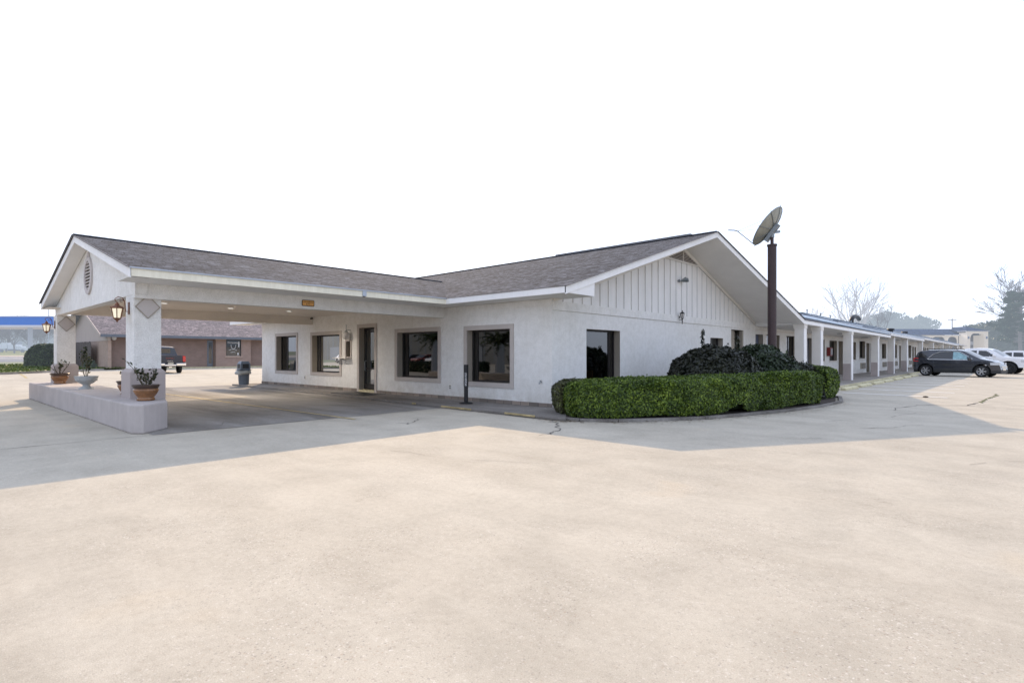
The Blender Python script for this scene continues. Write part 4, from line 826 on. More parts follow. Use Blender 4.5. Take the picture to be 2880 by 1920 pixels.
# ------------------------------------------------------------------ pots and plants
def plant(parent,z0,h,n,r,lean,leafn,seed,lsize=.05):
    rr_=random.Random(seed); mb=MB(); tips=[]
    def grow(p,d,L,rad,dep):
        q=[p]; k=4
        for i in range(k):
            d=(d+Vector((rr_.uniform(-.22,.22),rr_.uniform(-.22,.22),rr_.uniform(-.05,.16)))).normalized(); p=p+d*L/k; q.append(p)
            if dep<3 : tips.append((p,dep))
        mb.tube(q,[rad*(1-.45*i/k) for i in range(k+1)],5)
        tips.extend([(p,3)]*2)
        if dep<2:
            for _ in range(rr_.randint(1,3)): i=rr_.randint(1,3); e=(d+Vector((rr_.uniform(-.9,.9),rr_.uniform(-.9,.9),rr_.uniform(-.1,.6)))).normalized(); grow(q[i],e,L*rr_.uniform(.35,.6),rad*.55,dep+1)
    for i in range(n):
        a=2*PI*i/n+rr_.uniform(-.4,.4); grow(Vector((.03*math.cos(a),.03*math.sin(a),z0)),Vector((lean*math.cos(a),lean*math.sin(a),1)).normalized(),h*rr_.uniform(.6,1.),.014,0)
    mb.build('stem','stem',parent,world=False)
    P=[];Nn=[]
    for _ in range(leafn):
        p,dp=rr_.choice(tips); P.append(p+Vector([rr_.gauss(0,r) for _ in range(3)])); Nn.append((0,0,.6))
    leaves_mesh(P,Nn,lsize,'foliage','potleaf',parent,aspect=1.5,world=False)
def pot(x,y,label,seed,s=1.,h=.55,leaf=110,n=4):
    t=thing('flower_pot',label,'flower pot',(x,y,.6),0,'glazed pots on the masonry base')
    pr=[(.15,0),(.18,.015),(.17,.05),(.155,.07),(.20,.13),(.245,.22),(.24,.27)]
    MB().lathe([(a*s,b*s) for a,b in pr],n=30,cap=True).build('pot_body','pot',t,world=False,smooth=True)
    MB().lathe([(a*s,b*s) for a,b in [(.235,.268),(.25,.31),(.275,.345),(.272,.355),(.24,.335),(.22,.30)]],n=30,cap=False).build('pot_rim','pot_dark',t,world=False,smooth=True)
    MB().lathe([(.001,.30*s),(.232*s,.30*s)],n=24,cap=False).build('soil','soil',t,world=False)
    plant(t,.29*s,h,n,.022,.55,leaf,seed)
pot(-4.37,-9.16,'large brown glazed pot with leafy bare-stemmed plant in front of the near pillar',3,1.0,.52,150,5)
pot(-14.95,-9.22,'brown glazed pot with sparse twiggy plant in front of the far pillar',11,1.05,.62,90,4)
pot(-6.8,-8.95,'brown glazed pot mostly hidden behind the near pillar',5,1.0,.35,40,3)
u=thing('urn','pale grey footed stone urn with spindly plant, midway on the masonry base','urn',(-10.55,-9.2,.6))
MB().lathe([(.19,0),(.19,.03),(.12,.06),(.085,.11),(.10,.14),(.19,.19),(.26,.27),(.28,.33),(.275,.335),(.29,.35),(.30,.385),(.28,.39),(.25,.36),(.22,.33)],n=32,cap=False).build('urn_bowl','urn',u,world=False,smooth=True)
mb=MB()
for k in range(8):
    a0=k*PI/4; mb.tube([(.262*math.cos(a0+t*PI/4),.262*math.sin(a0+t*PI/4),.31-.06*math.sin(t*PI)) for t in np.linspace(0,1,6)],.012,5)
mb.build('garland_relief','urn',u,world=False); MB().lathe([(.001,.335),(.25,.335)],n=20,cap=False).build('soil','soil',u,world=False)
plant(u,.33,.85,3,.03,.35,170,21)

# ------------------------------------------------------------------ hedges and shrubs
def hedge(name,label,cat,poly,z0,zf,nside,ntop,size,mat,seed,group=None,inset=.14,lift=None):
    r=np.random.default_rng(seed); pts=np.array(poly,float); n=len(pts)
    if sum(pts[i][0]*pts[(i+1)%n][1]-pts[(i+1)%n][0]*pts[i][1] for i in range(n))<0: pts=pts[::-1]
    seg=np.roll(pts,-1,0)-pts; L=np.hypot(*seg.T); cum=np.concatenate([[0],np.cumsum(L)]); nrm=np.stack([seg[:,1],-seg[:,0]],1)/L[:,None]
    vnm=(nrm+np.roll(nrm,1,0)); vnm/=np.linalg.norm(vnm,axis=1)[:,None]
    s=r.uniform(0,cum[-1],nside); k=np.clip(np.searchsorted(cum,s)-1,0,n-1); t=((s-cum[k])/L[k])[:,None]
    xy=pts[k]+seg[k]*t; nn=vnm[k]*(1-t)+vnm[(k+1)%n]*t; nn/=np.linalg.norm(nn,axis=1)[:,None]
    h=r.uniform(0,1,nside); zt=np.array([zf(*q) for q in xy]); z=z0+(zt-z0)*h
    rnd=-.20*np.clip((h-.72)/.28,0,1)**2-.10*np.clip((.25-h)/.25,0,1)
    P3=np.column_stack([xy,z]); bulge=.10*vn(P3,1.5,seed)+.045*vn(P3,5.,seed+1)-np.abs(r.normal(0,.035,nside))+.02
    P3[:,:2]+=nn*(rnd+bulge)[:,None]; P3[:,2]+=.03*vn(P3,3,seed+2)
    if lift is not None: keep=P3[:,2]>np.array([lift(*q) for q in P3[:,:2]]); P3=P3[keep]; nn=nn[keep]
    N3=np.column_stack([nn,np.full(len(nn),.25)])
    T=[]; mn,mx=pts.min(0),pts.max(0)
    while len(T)<ntop:
        q=r.uniform(mn,mx)
        if inpoly(q[0],q[1],pts): T.append(q)
    T=np.array(T); ed=np.full(len(T),9.)
    for i in range(n):
        a=pts[i]; ab=seg[i]; tt=np.clip(((T-a)@ab)/(ab@ab),0,1); ed=np.minimum(ed,np.hypot(*(T-a-tt[:,None]*ab).T))
    zz=np.array([zf(*q) for q in T])-.16*np.clip(1-ed/.28,0,1)**2
    T3=np.column_stack([T,zz]); T3[:,2]+=.05*vn(T3,1.6,seed+3)+.03*vn(T3,6,seed+4)-np.abs(r.normal(0,.025,len(T3)))+r.exponential(.012,len(T3))
    t_=thing(name,label,cat,(float(pts[:,0].mean()),float(pts[:,1].mean()),z0),0,group)
    leaves_mesh(np.vstack([P3,T3]),np.vstack([N3,np.tile([0,0,1.],(len(T3),1))]),size,'foliage',mat,t_,aspect=1.35,spread=.5)
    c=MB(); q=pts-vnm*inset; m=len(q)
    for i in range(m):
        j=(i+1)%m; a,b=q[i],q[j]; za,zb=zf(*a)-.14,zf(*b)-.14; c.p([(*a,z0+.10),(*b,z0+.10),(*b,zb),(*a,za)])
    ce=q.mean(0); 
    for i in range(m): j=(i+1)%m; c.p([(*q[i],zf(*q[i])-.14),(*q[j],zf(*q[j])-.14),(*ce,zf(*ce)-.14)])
    c.build('inner_shade_core','hedge_core',t_)  # solid core coloured near black for the shade between the leaves
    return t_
hp=[(.85,-.42),(1.1,-1.0),(1.80,-1.60),(2.25,-1.58),(2.9,-1.12),(3.5,-.28),(4.1,.75),(4.62,2.4),(5.1,4.2),(5.42,6.1),(5.42,7.2),(4.95,7.8),(4.35,7.6),(3.9,5.6),(3.3,3.6),(2.7,2.1),(1.9,.9),(1.2,.35),(.85,.2)]
zt1=lambda x,y: .90+.16*min(1,max(0,(y+1.4)/5.))
hedge('bronze_bush','small bronze-brown leafed bush at the left end of the green hedge','shrub',[(.62,-.40),(.80,-.95),(1.30,-1.30),(1.6,-.6),(1.2,.1),(.7,.1)],.06,lambda x,y:.93,4200,2600,.05,'hedge_brown',6)
lift=lambda x,y: .08+.24*math.exp(-((y-2.2)/.35)**2)+.05*math.exp(-((y+.2)/.5)**2)+.08*math.exp(-((y-5.6)/.6)**2)
hedge('hedge','long clipped bright green hedge curving round the planter kerb','hedge',hp,.06,zt1,60000,36000,.044,'hedge',5,lift=lift)
hedge('hedge','smaller green hedge between the dark shrubs and the porch columns','hedge',[(2.9,8.6),(4.6,8.5),(5.2,9.2),(5.25,10.4),(4.5,11.4),(2.9,11.6)],.06,lambda x,y:1.24-.10*max(0,x-4),11000,7000,.058,'hedge',9)
def shrub(name,label,loc,rad,mat,n,size,seed,shoots=(),cat='shrub'):
    r=np.random.default_rng(seed); t=thing(name,label,cat,loc)
    d=r.normal(0,1,(n,3)); d[:,2]=np.abs(d[:,2])*.9; d/=np.linalg.norm(d,axis=1)[:,None]
    f=1+.07*vn(d*1.,3.2,seed)+.06*vn(d,9,seed+1)-np.abs(r.normal(0,.05,n)); ds=np.sign(d)*np.abs(d)**(.72 if cat=='bush' else .9); P=ds*f[:,None]*np.array(rad)
    P[:,2]*=1.0; Q=[];Nq=[]
    c=MB(); c.lathe([(math.sin(a)*.80+.001,math.cos(a)*.80) for a in np.linspace(0,PI/2,9)][::-1],n=20); c.v=[(x*rad[0],y*rad[1],z*rad[2]) for x,y,z in c.v]; c.build('inner_shade_core','hedge_core',t,world=False,smooth=True)  # solid dome, shade inside the foliage painted as near black
    st=MB()
    for k in range(int(26)):   # short sprigs sticking out of the outline
        a=r.uniform(0,2*PI); e=r.uniform(.25,1.3); dd=np.array([math.cos(a)*math.cos(e),math.sin(a)*math.cos(e),math.sin(e)]); p0=dd*np.array(rad)*.95; L=r.uniform(.12,.32)
        up=(dd*.5+np.array([0,0,1.]))
        for j in range(12): q=p0+up/np.linalg.norm(up)*L*j/12+r.normal(0,.02,3); Q.append(q); Nq.append(dd)
    for (x,y,zt,w) in shoots:
        z=rad[2]*.7; st.tube([(x,y,z),(x+.02,y,zt)],[.012,.005],5)
        while z<zt:
            for _ in range(4): a=r.uniform(0,2*PI); Q.append((x+math.cos(a)*w,y+math.sin(a)*w,z)); Nq.append((math.cos(a),math.sin(a),1.2))
            z+=.05
    if shoots: st.build('shoot','stem',t,world=False)
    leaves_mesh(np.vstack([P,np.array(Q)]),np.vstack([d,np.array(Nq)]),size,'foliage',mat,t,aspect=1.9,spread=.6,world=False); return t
shrub('shrub','tall dark purple-green shrub with two long upright shoots behind the hedge',(2.85,5.0,.05),(1.6,1.7,1.93),'shrub',24000,.068,31,[(-.55,.25,2.45,.045),(.50,.45,2.2,.055)])
shrub('shrub','dark green shrub growing round the foot of the dish pole',(3.45,7.3,.05),(1.55,1.7,1.84),'shrub_green',20000,.068,32,[(-.75,.1,1.98,.06)])
shrub('shrub','low dark shrub at the right end, in front of the first porch column',(4.0,8.7,.05),(1.15,1.3,1.40),'shrub',11000,.066,33)
shrub('bush','big rounded clipped bush on the grass left of the far pillar',(-64.6,-3.4,.20),(1.85,1.95,2.55),'bushleaf',17000,.12,34,cat='bush')
shrub('shrub','low scraggly plant at the end of the fence',(-51.6,-2.2,.4),(.5,.6,.5),'bushleaf',900,.12,35)

rl=random.Random(4); P=[]
for _ in range(420):
    i=rl.randrange(2,len(bed)-3); t_=rl.random(); a=bed[i]; b=bed[i+1]; P.append((a[0]+(b[0]-a[0])*t_+abs(rl.gauss(.10,.22)),a[1]+(b[1]-a[1])*t_-abs(rl.gauss(.05,.15)),.012+rl.random()*.008))
for _ in range(160): P.append((rl.uniform(1.1,2.1),-1.75-abs(rl.gauss(.05,.25)),.012+rl.random()*.01))
M['litter']=leafmat('dry_leaves',(.05,.03,.015),(.12,.07,.03),(.22,.15,.07),trans=.1)
tag(leaves_mesh(P,[(0,0,3)]*len(P),.035,'leaf_litter','litter',aspect=1.5,spread=.2),'dry brown leaf litter along the planter kerb','litter',kind='stuff')

# ------------------------------------------------------------------ satellite dish
sd=thing('satellite_dish','large weathered satellite dish on a thick rust-brown pole above the shrubs','satellite dish',(3.8,7.55,.06))
B=lambda mb,n,m,p=sd,**k: mb.build(n,m,p,world=False,**k)
B(MB().tube([(0,0,0),(0,0,5.40)],.145,20).lathe([(.165,5.36),(.165,5.42)],n=20),'pole','rust_pole'); B(MB().tube([(0,0,5.40),(0,0,5.70)],.055,12),'mast','rust_pole')
B(MB().tube([(0,0,5.66),(0,0,5.86)],.075,12).bar((-.05,0,5.84),(.20,.18,5.87),.10,.07),'pole_mount','galv')
# dish: axis points left in the photograph and up
Rr=Vector((.737,.676,0)); Fw=Vector((-.676,.737,0)); Up=Vector((0,0,1))
ax=(Rr*-.80+Fw*.62+Up*.76).normalized(); v1=(Up-ax*Up.dot(ax)).normalized(); v2=ax.cross(v1)
Cc=Vector((0,0,5.98))+Rr*(-.02)-ax*.04
TD=Matrix.Translation(Cc)@Matrix((v2,v1,ax)).transposed().to_4x4()
Rd=.735; dep=.20; prof=[(r_,dep*(r_/Rd)**2) for r_ in np.linspace(.001,Rd,12)]
mb=MB(); mb.lathe(prof,n=40,M4=TD,cap=False); B(mb,'reflector','dish',smooth=True)
mb=MB(); rim=[TD@Vector((Rd*math.cos(a),Rd*math.sin(a),dep)) for a in np.linspace(0,2*PI,41)]; mb.tube(rim,.016,6,cap=False); B(mb,'rim','galv')
mb=MB()
for k in range(8):
    a=k*PI/4+.2; mb.tube([TD@Vector((r_*math.cos(a),r_*math.sin(a),dep*(r_/Rd)**2-.018)) for r_ in (.15,.35,.55,.8)],.011,5)
B(mb,'rib','galv')
mb=MB(); mb.box(-.12,.12,-.45,.22,-.13,-.01,M4=TD); mb.bar(TD@Vector((0,-.2,-.08)),Vector((0,0,5.85)),.10,.10); B(mb,'back_bracket','galv')
fp=Cc+Rr*-1.12+Fw*.25+Up*-.02; bt=TD@Vector((0,-Rd,dep)); mb=MB(); mb.tube([bt,fp],.014,6); mb.tube([fp,fp+Rr*-.1+Up*.03,fp-Rr*.33+Up*.04],.018,6); B(mb,'feed_arm','galv')
mb=MB(); mb.tube([fp,TD@Vector((Rd*.95,.1,dep))],.005,5); mb.tube([fp,TD@Vector((-Rd*.95,.1,dep))],.005,5); B(mb,'stay_wire','galv')

# ------------------------------------------------------------------ trees
def bare_tree(label,loc,H,mat,seed,spread=.75,levels=5,r0=None,cat='tree',group=None,n1=5,trunk=.3,rmin=.018,name='bare_tree'):
    r=random.Random(seed); t=thing(name,label,cat,loc,0,group); tm=MB(); cm=MB(); r0=r0 or H*.028
    th=H*trunk; tp=[Vector((0,0,0)),Vector((r.uniform(-.1,.1),0,th*.5)),Vector((r.uniform(-.2,.2),r.uniform(-.2,.2),th))]; tm.tube(tp,[r0*1.25,r0*1.05,r0*.95],8); tm.build('trunk',mat,t,world=False)
    def grow(p,d,L,rad,lv):
        q=[p]; k=4; dirs=[]
        for i in range(k):
            d=(d+Vector((r.uniform(-.2,.2),r.uniform(-.2,.2),r.uniform(-.06,.14)))).normalized(); p=p+d*L/k; q.append(p); dirs.append(d)
        cm.tube(q,[max(rmin,rad*(1-.5*i/k)) for i in range(k+1)],4 if lv>1 else 6,cap=False)
        if lv<levels:
            m=r.randint(2,3) if lv else 3
            for j in range(m+ (1 if lv>1 else 0)):
                i=k if j==0 else r.randint(1,k); a=.25 if j==0 else .85
                e=(dirs[min(i,k-1)]+Vector((r.uniform(-a,a),r.uniform(-a,a),r.uniform(-a*.5,a*.6)))).normalized(); grow(q[i],e,L*r.uniform(.55,.82),max(rmin,rad*(.62 if j==0 else .45)),lv+1)
    for i in range(n1):
        a=2*PI*i/n1+r.uniform(-.5,.5); sp=spread*r.uniform(.5,1.15); grow(tp[-1],Vector((math.cos(a)*sp,math.sin(a)*sp,1)).normalized(),H*(1-trunk)*r.uniform(.36,.46),r0*.6,1)
    cm.build('crown',mat,t,world=False); return t
def leafy_tree(label,loc,H,W,mat,n,size,seed,bark='bark_bg',cat='tree',group=None,base=.15,blobs=16,name='tree'):
    r=np.random.default_rng(seed); t=thing(name,label,cat,loc,0,group); th=MB(); th.tube([(0,0,0),(.1,0,H*.4),(0,.1,H*.8)],[H*.02,H*.015,H*.006],7)
    P=[];Nn=[]
    for k in range(blobs):
        a=r.uniform(0,2*PI); z=H*(base+(1-base)*r.uniform(.05,.95)); rr=W*.5*math.sqrt(max(.05,1-((z/H-.5)/.55)**2))*r.uniform(.2,.85); c=np.array([rr*math.cos(a),rr*math.sin(a),z]); s=W*r.uniform(.13,.24)
        th.tube([(0,0,z*.7),tuple(c)],[H*.006,H*.002],4,cap=False); m=n//blobs; d=r.normal(0,1,(m,3)); d/=np.linalg.norm(d,axis=1)[:,None]
        P.append(c+d*(s*r.uniform(.6,1.1,m)*(1+.25*vn(d,3,seed+k)))[:,None]*np.array([1,1,.75])); Nn.append(d)
    th.build('trunk',bark,t,world=False); leaves_mesh(np.vstack(P),np.vstack(Nn),size,'crown',mat,t,aspect=1.5,world=False); return t
bare_tree('big leafless tree with spreading crown behind the wing roof and curved duct',(-10.6,103.8,0),15.6,'bark_white',4,.9,5,.42,n1=6,trunk=.30,rmin=.02)
bare_tree('smaller leafless tree behind the wing roof, right of the big bare tree',(-9.2,115,0),12.2,'bark_bg',8,1.0,5,.22,n1=4,trunk=.42,rmin=.014)
bare_tree('faint low leafless tree behind the wing roof, left of the big bare tree',(-17.5,101,0),10.3,'bark_far',12,.9,5,.18,n1=5,trunk=.4,rmin=.014)
# tall pine at the right edge
pn=thing('pine_tree','tall hazy pine with tiered needle clumps at the right edge','tree',(11.6,140.8,0),s=(.83,.83,.83)); r=np.random.default_rng(77)
mb=MB(); mb.tube([(0,0,0),(-.2,0,7),(.1,.1,13),(-.1,0,18.)],[.42,.34,.22,.07],8); mb.build('trunk','bark_pine',pn,world=False)
mb=MB(); P=[];Nn=[]
for k in range(84):
    z=r.uniform(4.6,17.6); f=1-(z-4.6)/15.5; L=(1.4+6.3*f)*r.uniform(.45,1.05); a=r.uniform(0,2*PI)
    e=np.array([math.cos(a)*L,math.sin(a)*L,z+L*r.uniform(.0,.3)]); mid=(e+np.array([0,0,z]))/2-np.array([0,0,.15*L*.3]); mb.tube([(0,0,z),tuple(mid),tuple(e)],[.09,.06,.03],5,cap=False)
    for q in range(int(3+L)):
        c=np.array([0,0,z])+(e-np.array([0,0,z]))*r.uniform(.45,1.06)+r.normal(0,.35,3)*np.array([1,1,.35]); m=120; d=r.normal(0,1,(m,3)); d/=np.linalg.norm(d,axis=1)[:,None]; P.append(c+d*r.uniform(.2,1,m)[:,None]*np.array([.75,.75,.38])); Nn.append(d)
mb.build('limbs','bark_pine',pn,world=False); leaves_mesh(np.vstack(P),np.vstack(Nn),.21,'crown','pineleaf',pn,aspect=3.,world=False)
bare_tree('leafless tree mingling with the pine at the right edge',(13.2,149.5,0),19.8,'bark_bg',19,.7,6,.3,n1=5,trunk=.3,rmin=.04)
# hazy tree belt, tree by tree
kinds=['dense hazy evergreen tree','loose blue-grey hazy tree','rounded hazy tree']
spots=[]
rt=random.Random(3)
def at_cam(a,d): return (9.93+d*(-.676+a*.737),-12.6+d*(.737+a*.676))
for i,(a,d,H,W,k) in enumerate(((.895,128,9.3,9,0),(.93,124,8.6,9,1),(.955,134,9.5,10,0),(.985,128,10,10,2),(.862,150,9.2,9,0),(1.02,135,11,11,1),(.90,165,8.5,11,2),(.95,170,8.5,12,0))):
    x,y=at_cam(a,d); w=['left edge of the belt beside the two-storey motel','behind the white pickup cab','second row at the right edge','right edge of the picture','directly behind the end of the two-storey motel','beyond the right edge','farther back in the gap by the motel','farther back near the pine'][i]
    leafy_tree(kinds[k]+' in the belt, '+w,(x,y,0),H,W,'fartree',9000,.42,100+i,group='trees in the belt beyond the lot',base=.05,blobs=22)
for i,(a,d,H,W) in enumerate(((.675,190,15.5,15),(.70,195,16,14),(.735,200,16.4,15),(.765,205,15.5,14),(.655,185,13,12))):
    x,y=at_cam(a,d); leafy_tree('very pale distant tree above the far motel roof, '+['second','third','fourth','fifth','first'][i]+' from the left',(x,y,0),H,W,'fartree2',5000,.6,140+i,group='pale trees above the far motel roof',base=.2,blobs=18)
# left: leafless street trees
for i,(a,d,H) in enumerate(((-.945,175,10.2),(-.915,168,10.6),(-.888,172,10),(-.862,180,9.8),(-.93,200,10.),(-.875,205,10.))):
    x,y=at_cam(a,d); z=gz(x); bare_tree('hazy leafless street tree under the blue canopy, '+['leftmost','second from left','middle','rightmost','back row left','back row right'][i],(x,y,z),H,'bark_bg',50+i,.8,5,.20,n1=5,trunk=.22,group='leafless trees along the street',rmin=.05)
for i,(a,d,H,W) in enumerate(((-.96,250,10,26),(-.905,260,11,30),(-.85,255,10,26))):
    x,y=at_cam(a,d); leafy_tree('pale hazy tree mass low on the horizon at the left, '+['left','middle','right'][i]+' one',(x,y,gz(x)-1),H,W,'fartree2',4500,.8,170+i,group='hazy horizon trees at the left',base=.0,blobs=20)

# ------------------------------------------------------------------ vehicles
def interp(pts,x):
    if x<=pts[0][0]: return pts[0][1]
    for (a,b),(c,d) in zip(pts,pts[1:]):
        if x<=c: return b+(d-b)*(x-a)/(c-a+1e-9)
    return pts[-1][1]
def vehicle(name,label,cat,loc,rz,scale,top,belt,W,L0,L1,wheels,wr,gc,wins,paint,glass,wsr,rwr=None,bed=None,tumble=.20,cladding=True,bumper=None,rim='alloy',lights=(),group=None,trimline=None,arch=.10,mirror=None,glasslit=None,ends=(.10,.14),spokes=5):
    t=thing(name,label,cat,loc,rz,group,s=scale); PT=lambda mb,n,m,p=t,**k: mb.build(n,m,p,world=False,**k)
    n=110; nz=26; xs=sorted(set(list(np.linspace(L0,L1,n))+[w_+s_*(wr+arch) for w_ in wheels for s_ in (-1,1)]))
    rmax=max(z for _,z in top)
    def bot(x):
        z=gc
        for w_ in wheels:
            d=abs(x-w_); R=wr+arch
            if d<R: z=max(z,wr+math.sqrt(R*R-d*d))
        return z
    def hw(x,z):
        y=W/2; bz=interp(belt,x)
        if z>bz: y-=tumble*min(1.3,(z-bz)/max(.1,rmax-bz))**1.05
        else: y-=.045*((bz-z)/bz)**2+ .02*math.sin(min(1,max(0,(bz-z)/.35))*PI)*-1*.6
        e0,e1=ends
        u=max(0,(L0+.55-x)/.55); y-=W*e0*u**2.2; v=max(0,(x-(L1-.65))/.65); y-=W*e1*v**2.2
        return y
    def ptin(x,z,poly): return inpoly(x,z,poly)
    body,gl,cl,gl2=MB(),MB(),MB(),MB()
    grid=[]
    for x in xs:
        b=bot(x); tp=max(interp(top,x),b+.02); grid.append([(b+(tp-b)*j/nz) for j in range(nz+1)])
    for i in range(len(xs)-1):
        x0,x1=xs[i],xs[i+1]; xm=(x0+x1)/2
        for j in range(nz):
            z=[grid[i][j],grid[i+1][j],grid[i+1][j+1],grid[i][j+1]]; zm=sum(z)/4; X=[x0,x1,x1,x0]
            tgt=body; ins=0
            for k,wn in enumerate(wins):
                if ptin(xm,zm,wn): tgt=gl2 if (glasslit is not None and k==glasslit) else gl; ins=.012
            if tgt is body and cladding and zm<gc+.17: tgt=cl
            for s in (-1,1): tgt.p([(X[q],s*(hw(X[q],z[q])-ins),z[q]) for q in range(4)])
        za,zb=grid[i][-1],grid[i+1][-1]; m=8; tt=gl if (wsr[0]<xm<wsr[1] or (rwr and rwr[0]<xm<rwr[1])) else body
        for k in range(m):
            f0,f1=-1+2*k/m,-1+2*(k+1)/m; cr=lambda f:.035*(1-f*f)
            t2=tt if -0.9<(f0+f1)/2<.9 else body
            t2.p([(x0,f0*hw(x0,za),za+cr(f0)),(x1,f0*hw(x1,zb),zb+cr(f0)),(x1,f1*hw(x1,zb),zb+cr(f1)),(x0,f1*hw(x0,za),za+cr(f1))])
        # underside
        ba,bb=grid[i][0],grid[i+1][0]; cl.p([(x0,-hw(x0,ba),ba),(x1,-hw(x1,bb),bb),(x1,hw(x1,bb),bb),(x0,hw(x0,ba),ba)])
    for i,x in ((0,L0),(len(xs)-1,L1)):
        for j in range(nz):
            z0,z1=grid[i][j],grid[i][j+1]; (cl if z1<gc+.25 and cladding else body).p([(x,-hw(x,z0),z0),(x,hw(x,z0),z0),(x,hw(x,z1),z1),(x,-hw(x,z1),z1)])
    PT(body,'body',paint,smooth=False); PT(gl,'window',glass); 
    if gl2.f: PT(gl2,'side_window',M and 'carglass_lit')
    PT(cl,'cladding','plastic')
    mb=MB(); mb.box(L0+.3,L1-.4,-W*.36,W*.36,gc+.02,gc+.45); PT(mb,'chassis','plastic')
    for w_ in wheels:
        for s in (-1,1):
            yo=s*(W/2-.02); tw=.22; T=Matrix.Translation((w_,yo-s*tw,wr))@Matrix.Rotation(-s*PI/2,4,'X')
            ty=PT(MB().lathe([(wr*.62,0),(wr*.96,.0),(wr,.04),(wr,tw-.05),(wr*.95,tw-.01),(wr*.66,tw)],n=28,M4=T,cap=False),'wheel','tyre',smooth=True)
            mb=MB(); mb.lathe([(wr*.66,tw-.005),(wr*.62,tw-.02),(wr*.60,tw-.10)],n=28,M4=T,cap=False); mb.lathe([(.001,tw-.015),(wr*.16,tw-.02),(wr*.17,tw-.05)],n=12,M4=T,cap=False)
            for k in range(spokes):
                for dd in (-.12,.12):
                    a=2*PI*k/spokes; p0=T@Vector((wr*.12*math.cos(a+dd*2),wr*.12*math.sin(a+dd*2),tw-.03)); p1=T@Vector((wr*.63*math.cos(a+dd),wr*.63*math.sin(a+dd),tw-.02)); mb.bar(p0,p1,.028,.035)
            PT(mb,'rim',rim,ty); PT(MB().lathe([(.001,tw-.10),(wr*.61,tw-.11)],n=20,M4=T,cap=False),'brake_disc','plastic',ty)
    if trimline:
        for s in (-1,1): mb=MB(); mb.tube([(x,s*(hw(x,z)+.004),z) for x,z in trimline],.017,5,cap=False); PT(mb,'window_trim','chrome')
    if mirror:
        for s in (-1,1):
            x,z=mirror; y=s*(hw(x,z)+.10); PT(MB().lathe([(.001,-.11),(.08,-.10),(.10,0),(.08,.09),(.001,.11)],(x,y,z+.04),10).box(x-.03,x+.03,min(y,s*(hw(x,z))),max(y,s*hw(x,z)),z-.04,z),'mirror',paint if mirror else 'plastic',smooth=False)
    for (nm,x0,x1,z0,z1,mt,off) in lights:   # panels wrapped on both flanks
        for s in (-1,1):
            mb=MB(); k=6
            for q in range(k):
                a,b=x0+(x1-x0)*q/k,x0+(x1-x0)*(q+1)/k; mb.p([(a,s*(hw(a,z0)+off),z0),(b,s*(hw(b,z0)+off),z0),(b,s*(hw(b,z1)+off),z1),(a,s*(hw(a,z1)+off),z1)])
            xe=x0 if abs(x0-L0)<abs(x1-L1) else x1; sg=-1 if xe==x0 else 1
            mb.p([(xe+sg*.006,s*(hw(xe,z0)+off),z0),(xe+sg*.006,s*(hw(xe,z0)-.30),z0),(xe+sg*.006,s*(hw(xe,z1)-.25),z1),(xe+sg*.006,s*(hw(xe,z1)+off),z1)])
            PT(mb,nm,mt)
    return t,hw,PT
# dark crossover, nose to +X
suv_top=[(-2.12,.62),(-2.10,.95),(-2.04,1.10),(-1.88,1.50),(-1.72,1.59),(-1.3,1.655),(-.5,1.68),(.2,1.66),(.55,1.60),(1.35,1.14),(1.5,1.09),(1.9,1.0),(2.12,.88),(2.27,.72),(2.32,.45)]
suv_win=[[(-1.25,1.10),(-.98,1.38),(-.62,1.53),(-.02,1.56),(-.02,1.07)],[(.05,1.07),(.05,1.56),(.36,1.52),(.98,1.12),(.95,1.06)],[(-1.90,1.20),(-1.74,1.45),(-1.28,1.52),(-1.38,1.14)]]
suv,hw,PT=vehicle('parked_suv','charcoal crossover with silver wheels parked across the stalls by the porch','suv',(6.94,41.0,0),math.radians(-14),(1.2,1.08,1.2),suv_top,[(-2.4,1.06),(2.4,.98)],1.84,-2.12,2.32,(-1.40,1.46),.355,.24,suv_win,'suv','carglass',(.60,1.34),(-2.0,-1.89),
  lights=[('tail_light',-2.115,-1.80,.93,1.17,'tail',.006),('headlight',1.88,2.24,.74,.88,'headlamp',.006)],trimline=[(-1.30,1.10),(-1.0,1.40),(-.63,1.56),(0,1.59),(.38,1.54),(1.03,1.10),(.9,1.04),(-1.22,1.07),(-1.30,1.10)],mirror=(.88,1.10),glasslit=1,spokes=6)
for s in (-1,1):
    PT(MB().tube([(-1.6,s*.66,1.66),(-1.5,s*.66,1.73),(.1,s*.66,1.76),(.25,s*.66,1.68)],.018,5),'roof_rail','plastic')
    for x in (-.55,.70): PT(MB().box(x-.09,x+.09,min(s*.925,s*.945),max(s*.925,s*.945),.95,.98),'door_handle','suv')
PT(MB().box(2.27,2.335,-.55,.55,.60,.66).box(2.27,2.33,-.30,.30,.42,.56),'grille','chrome')
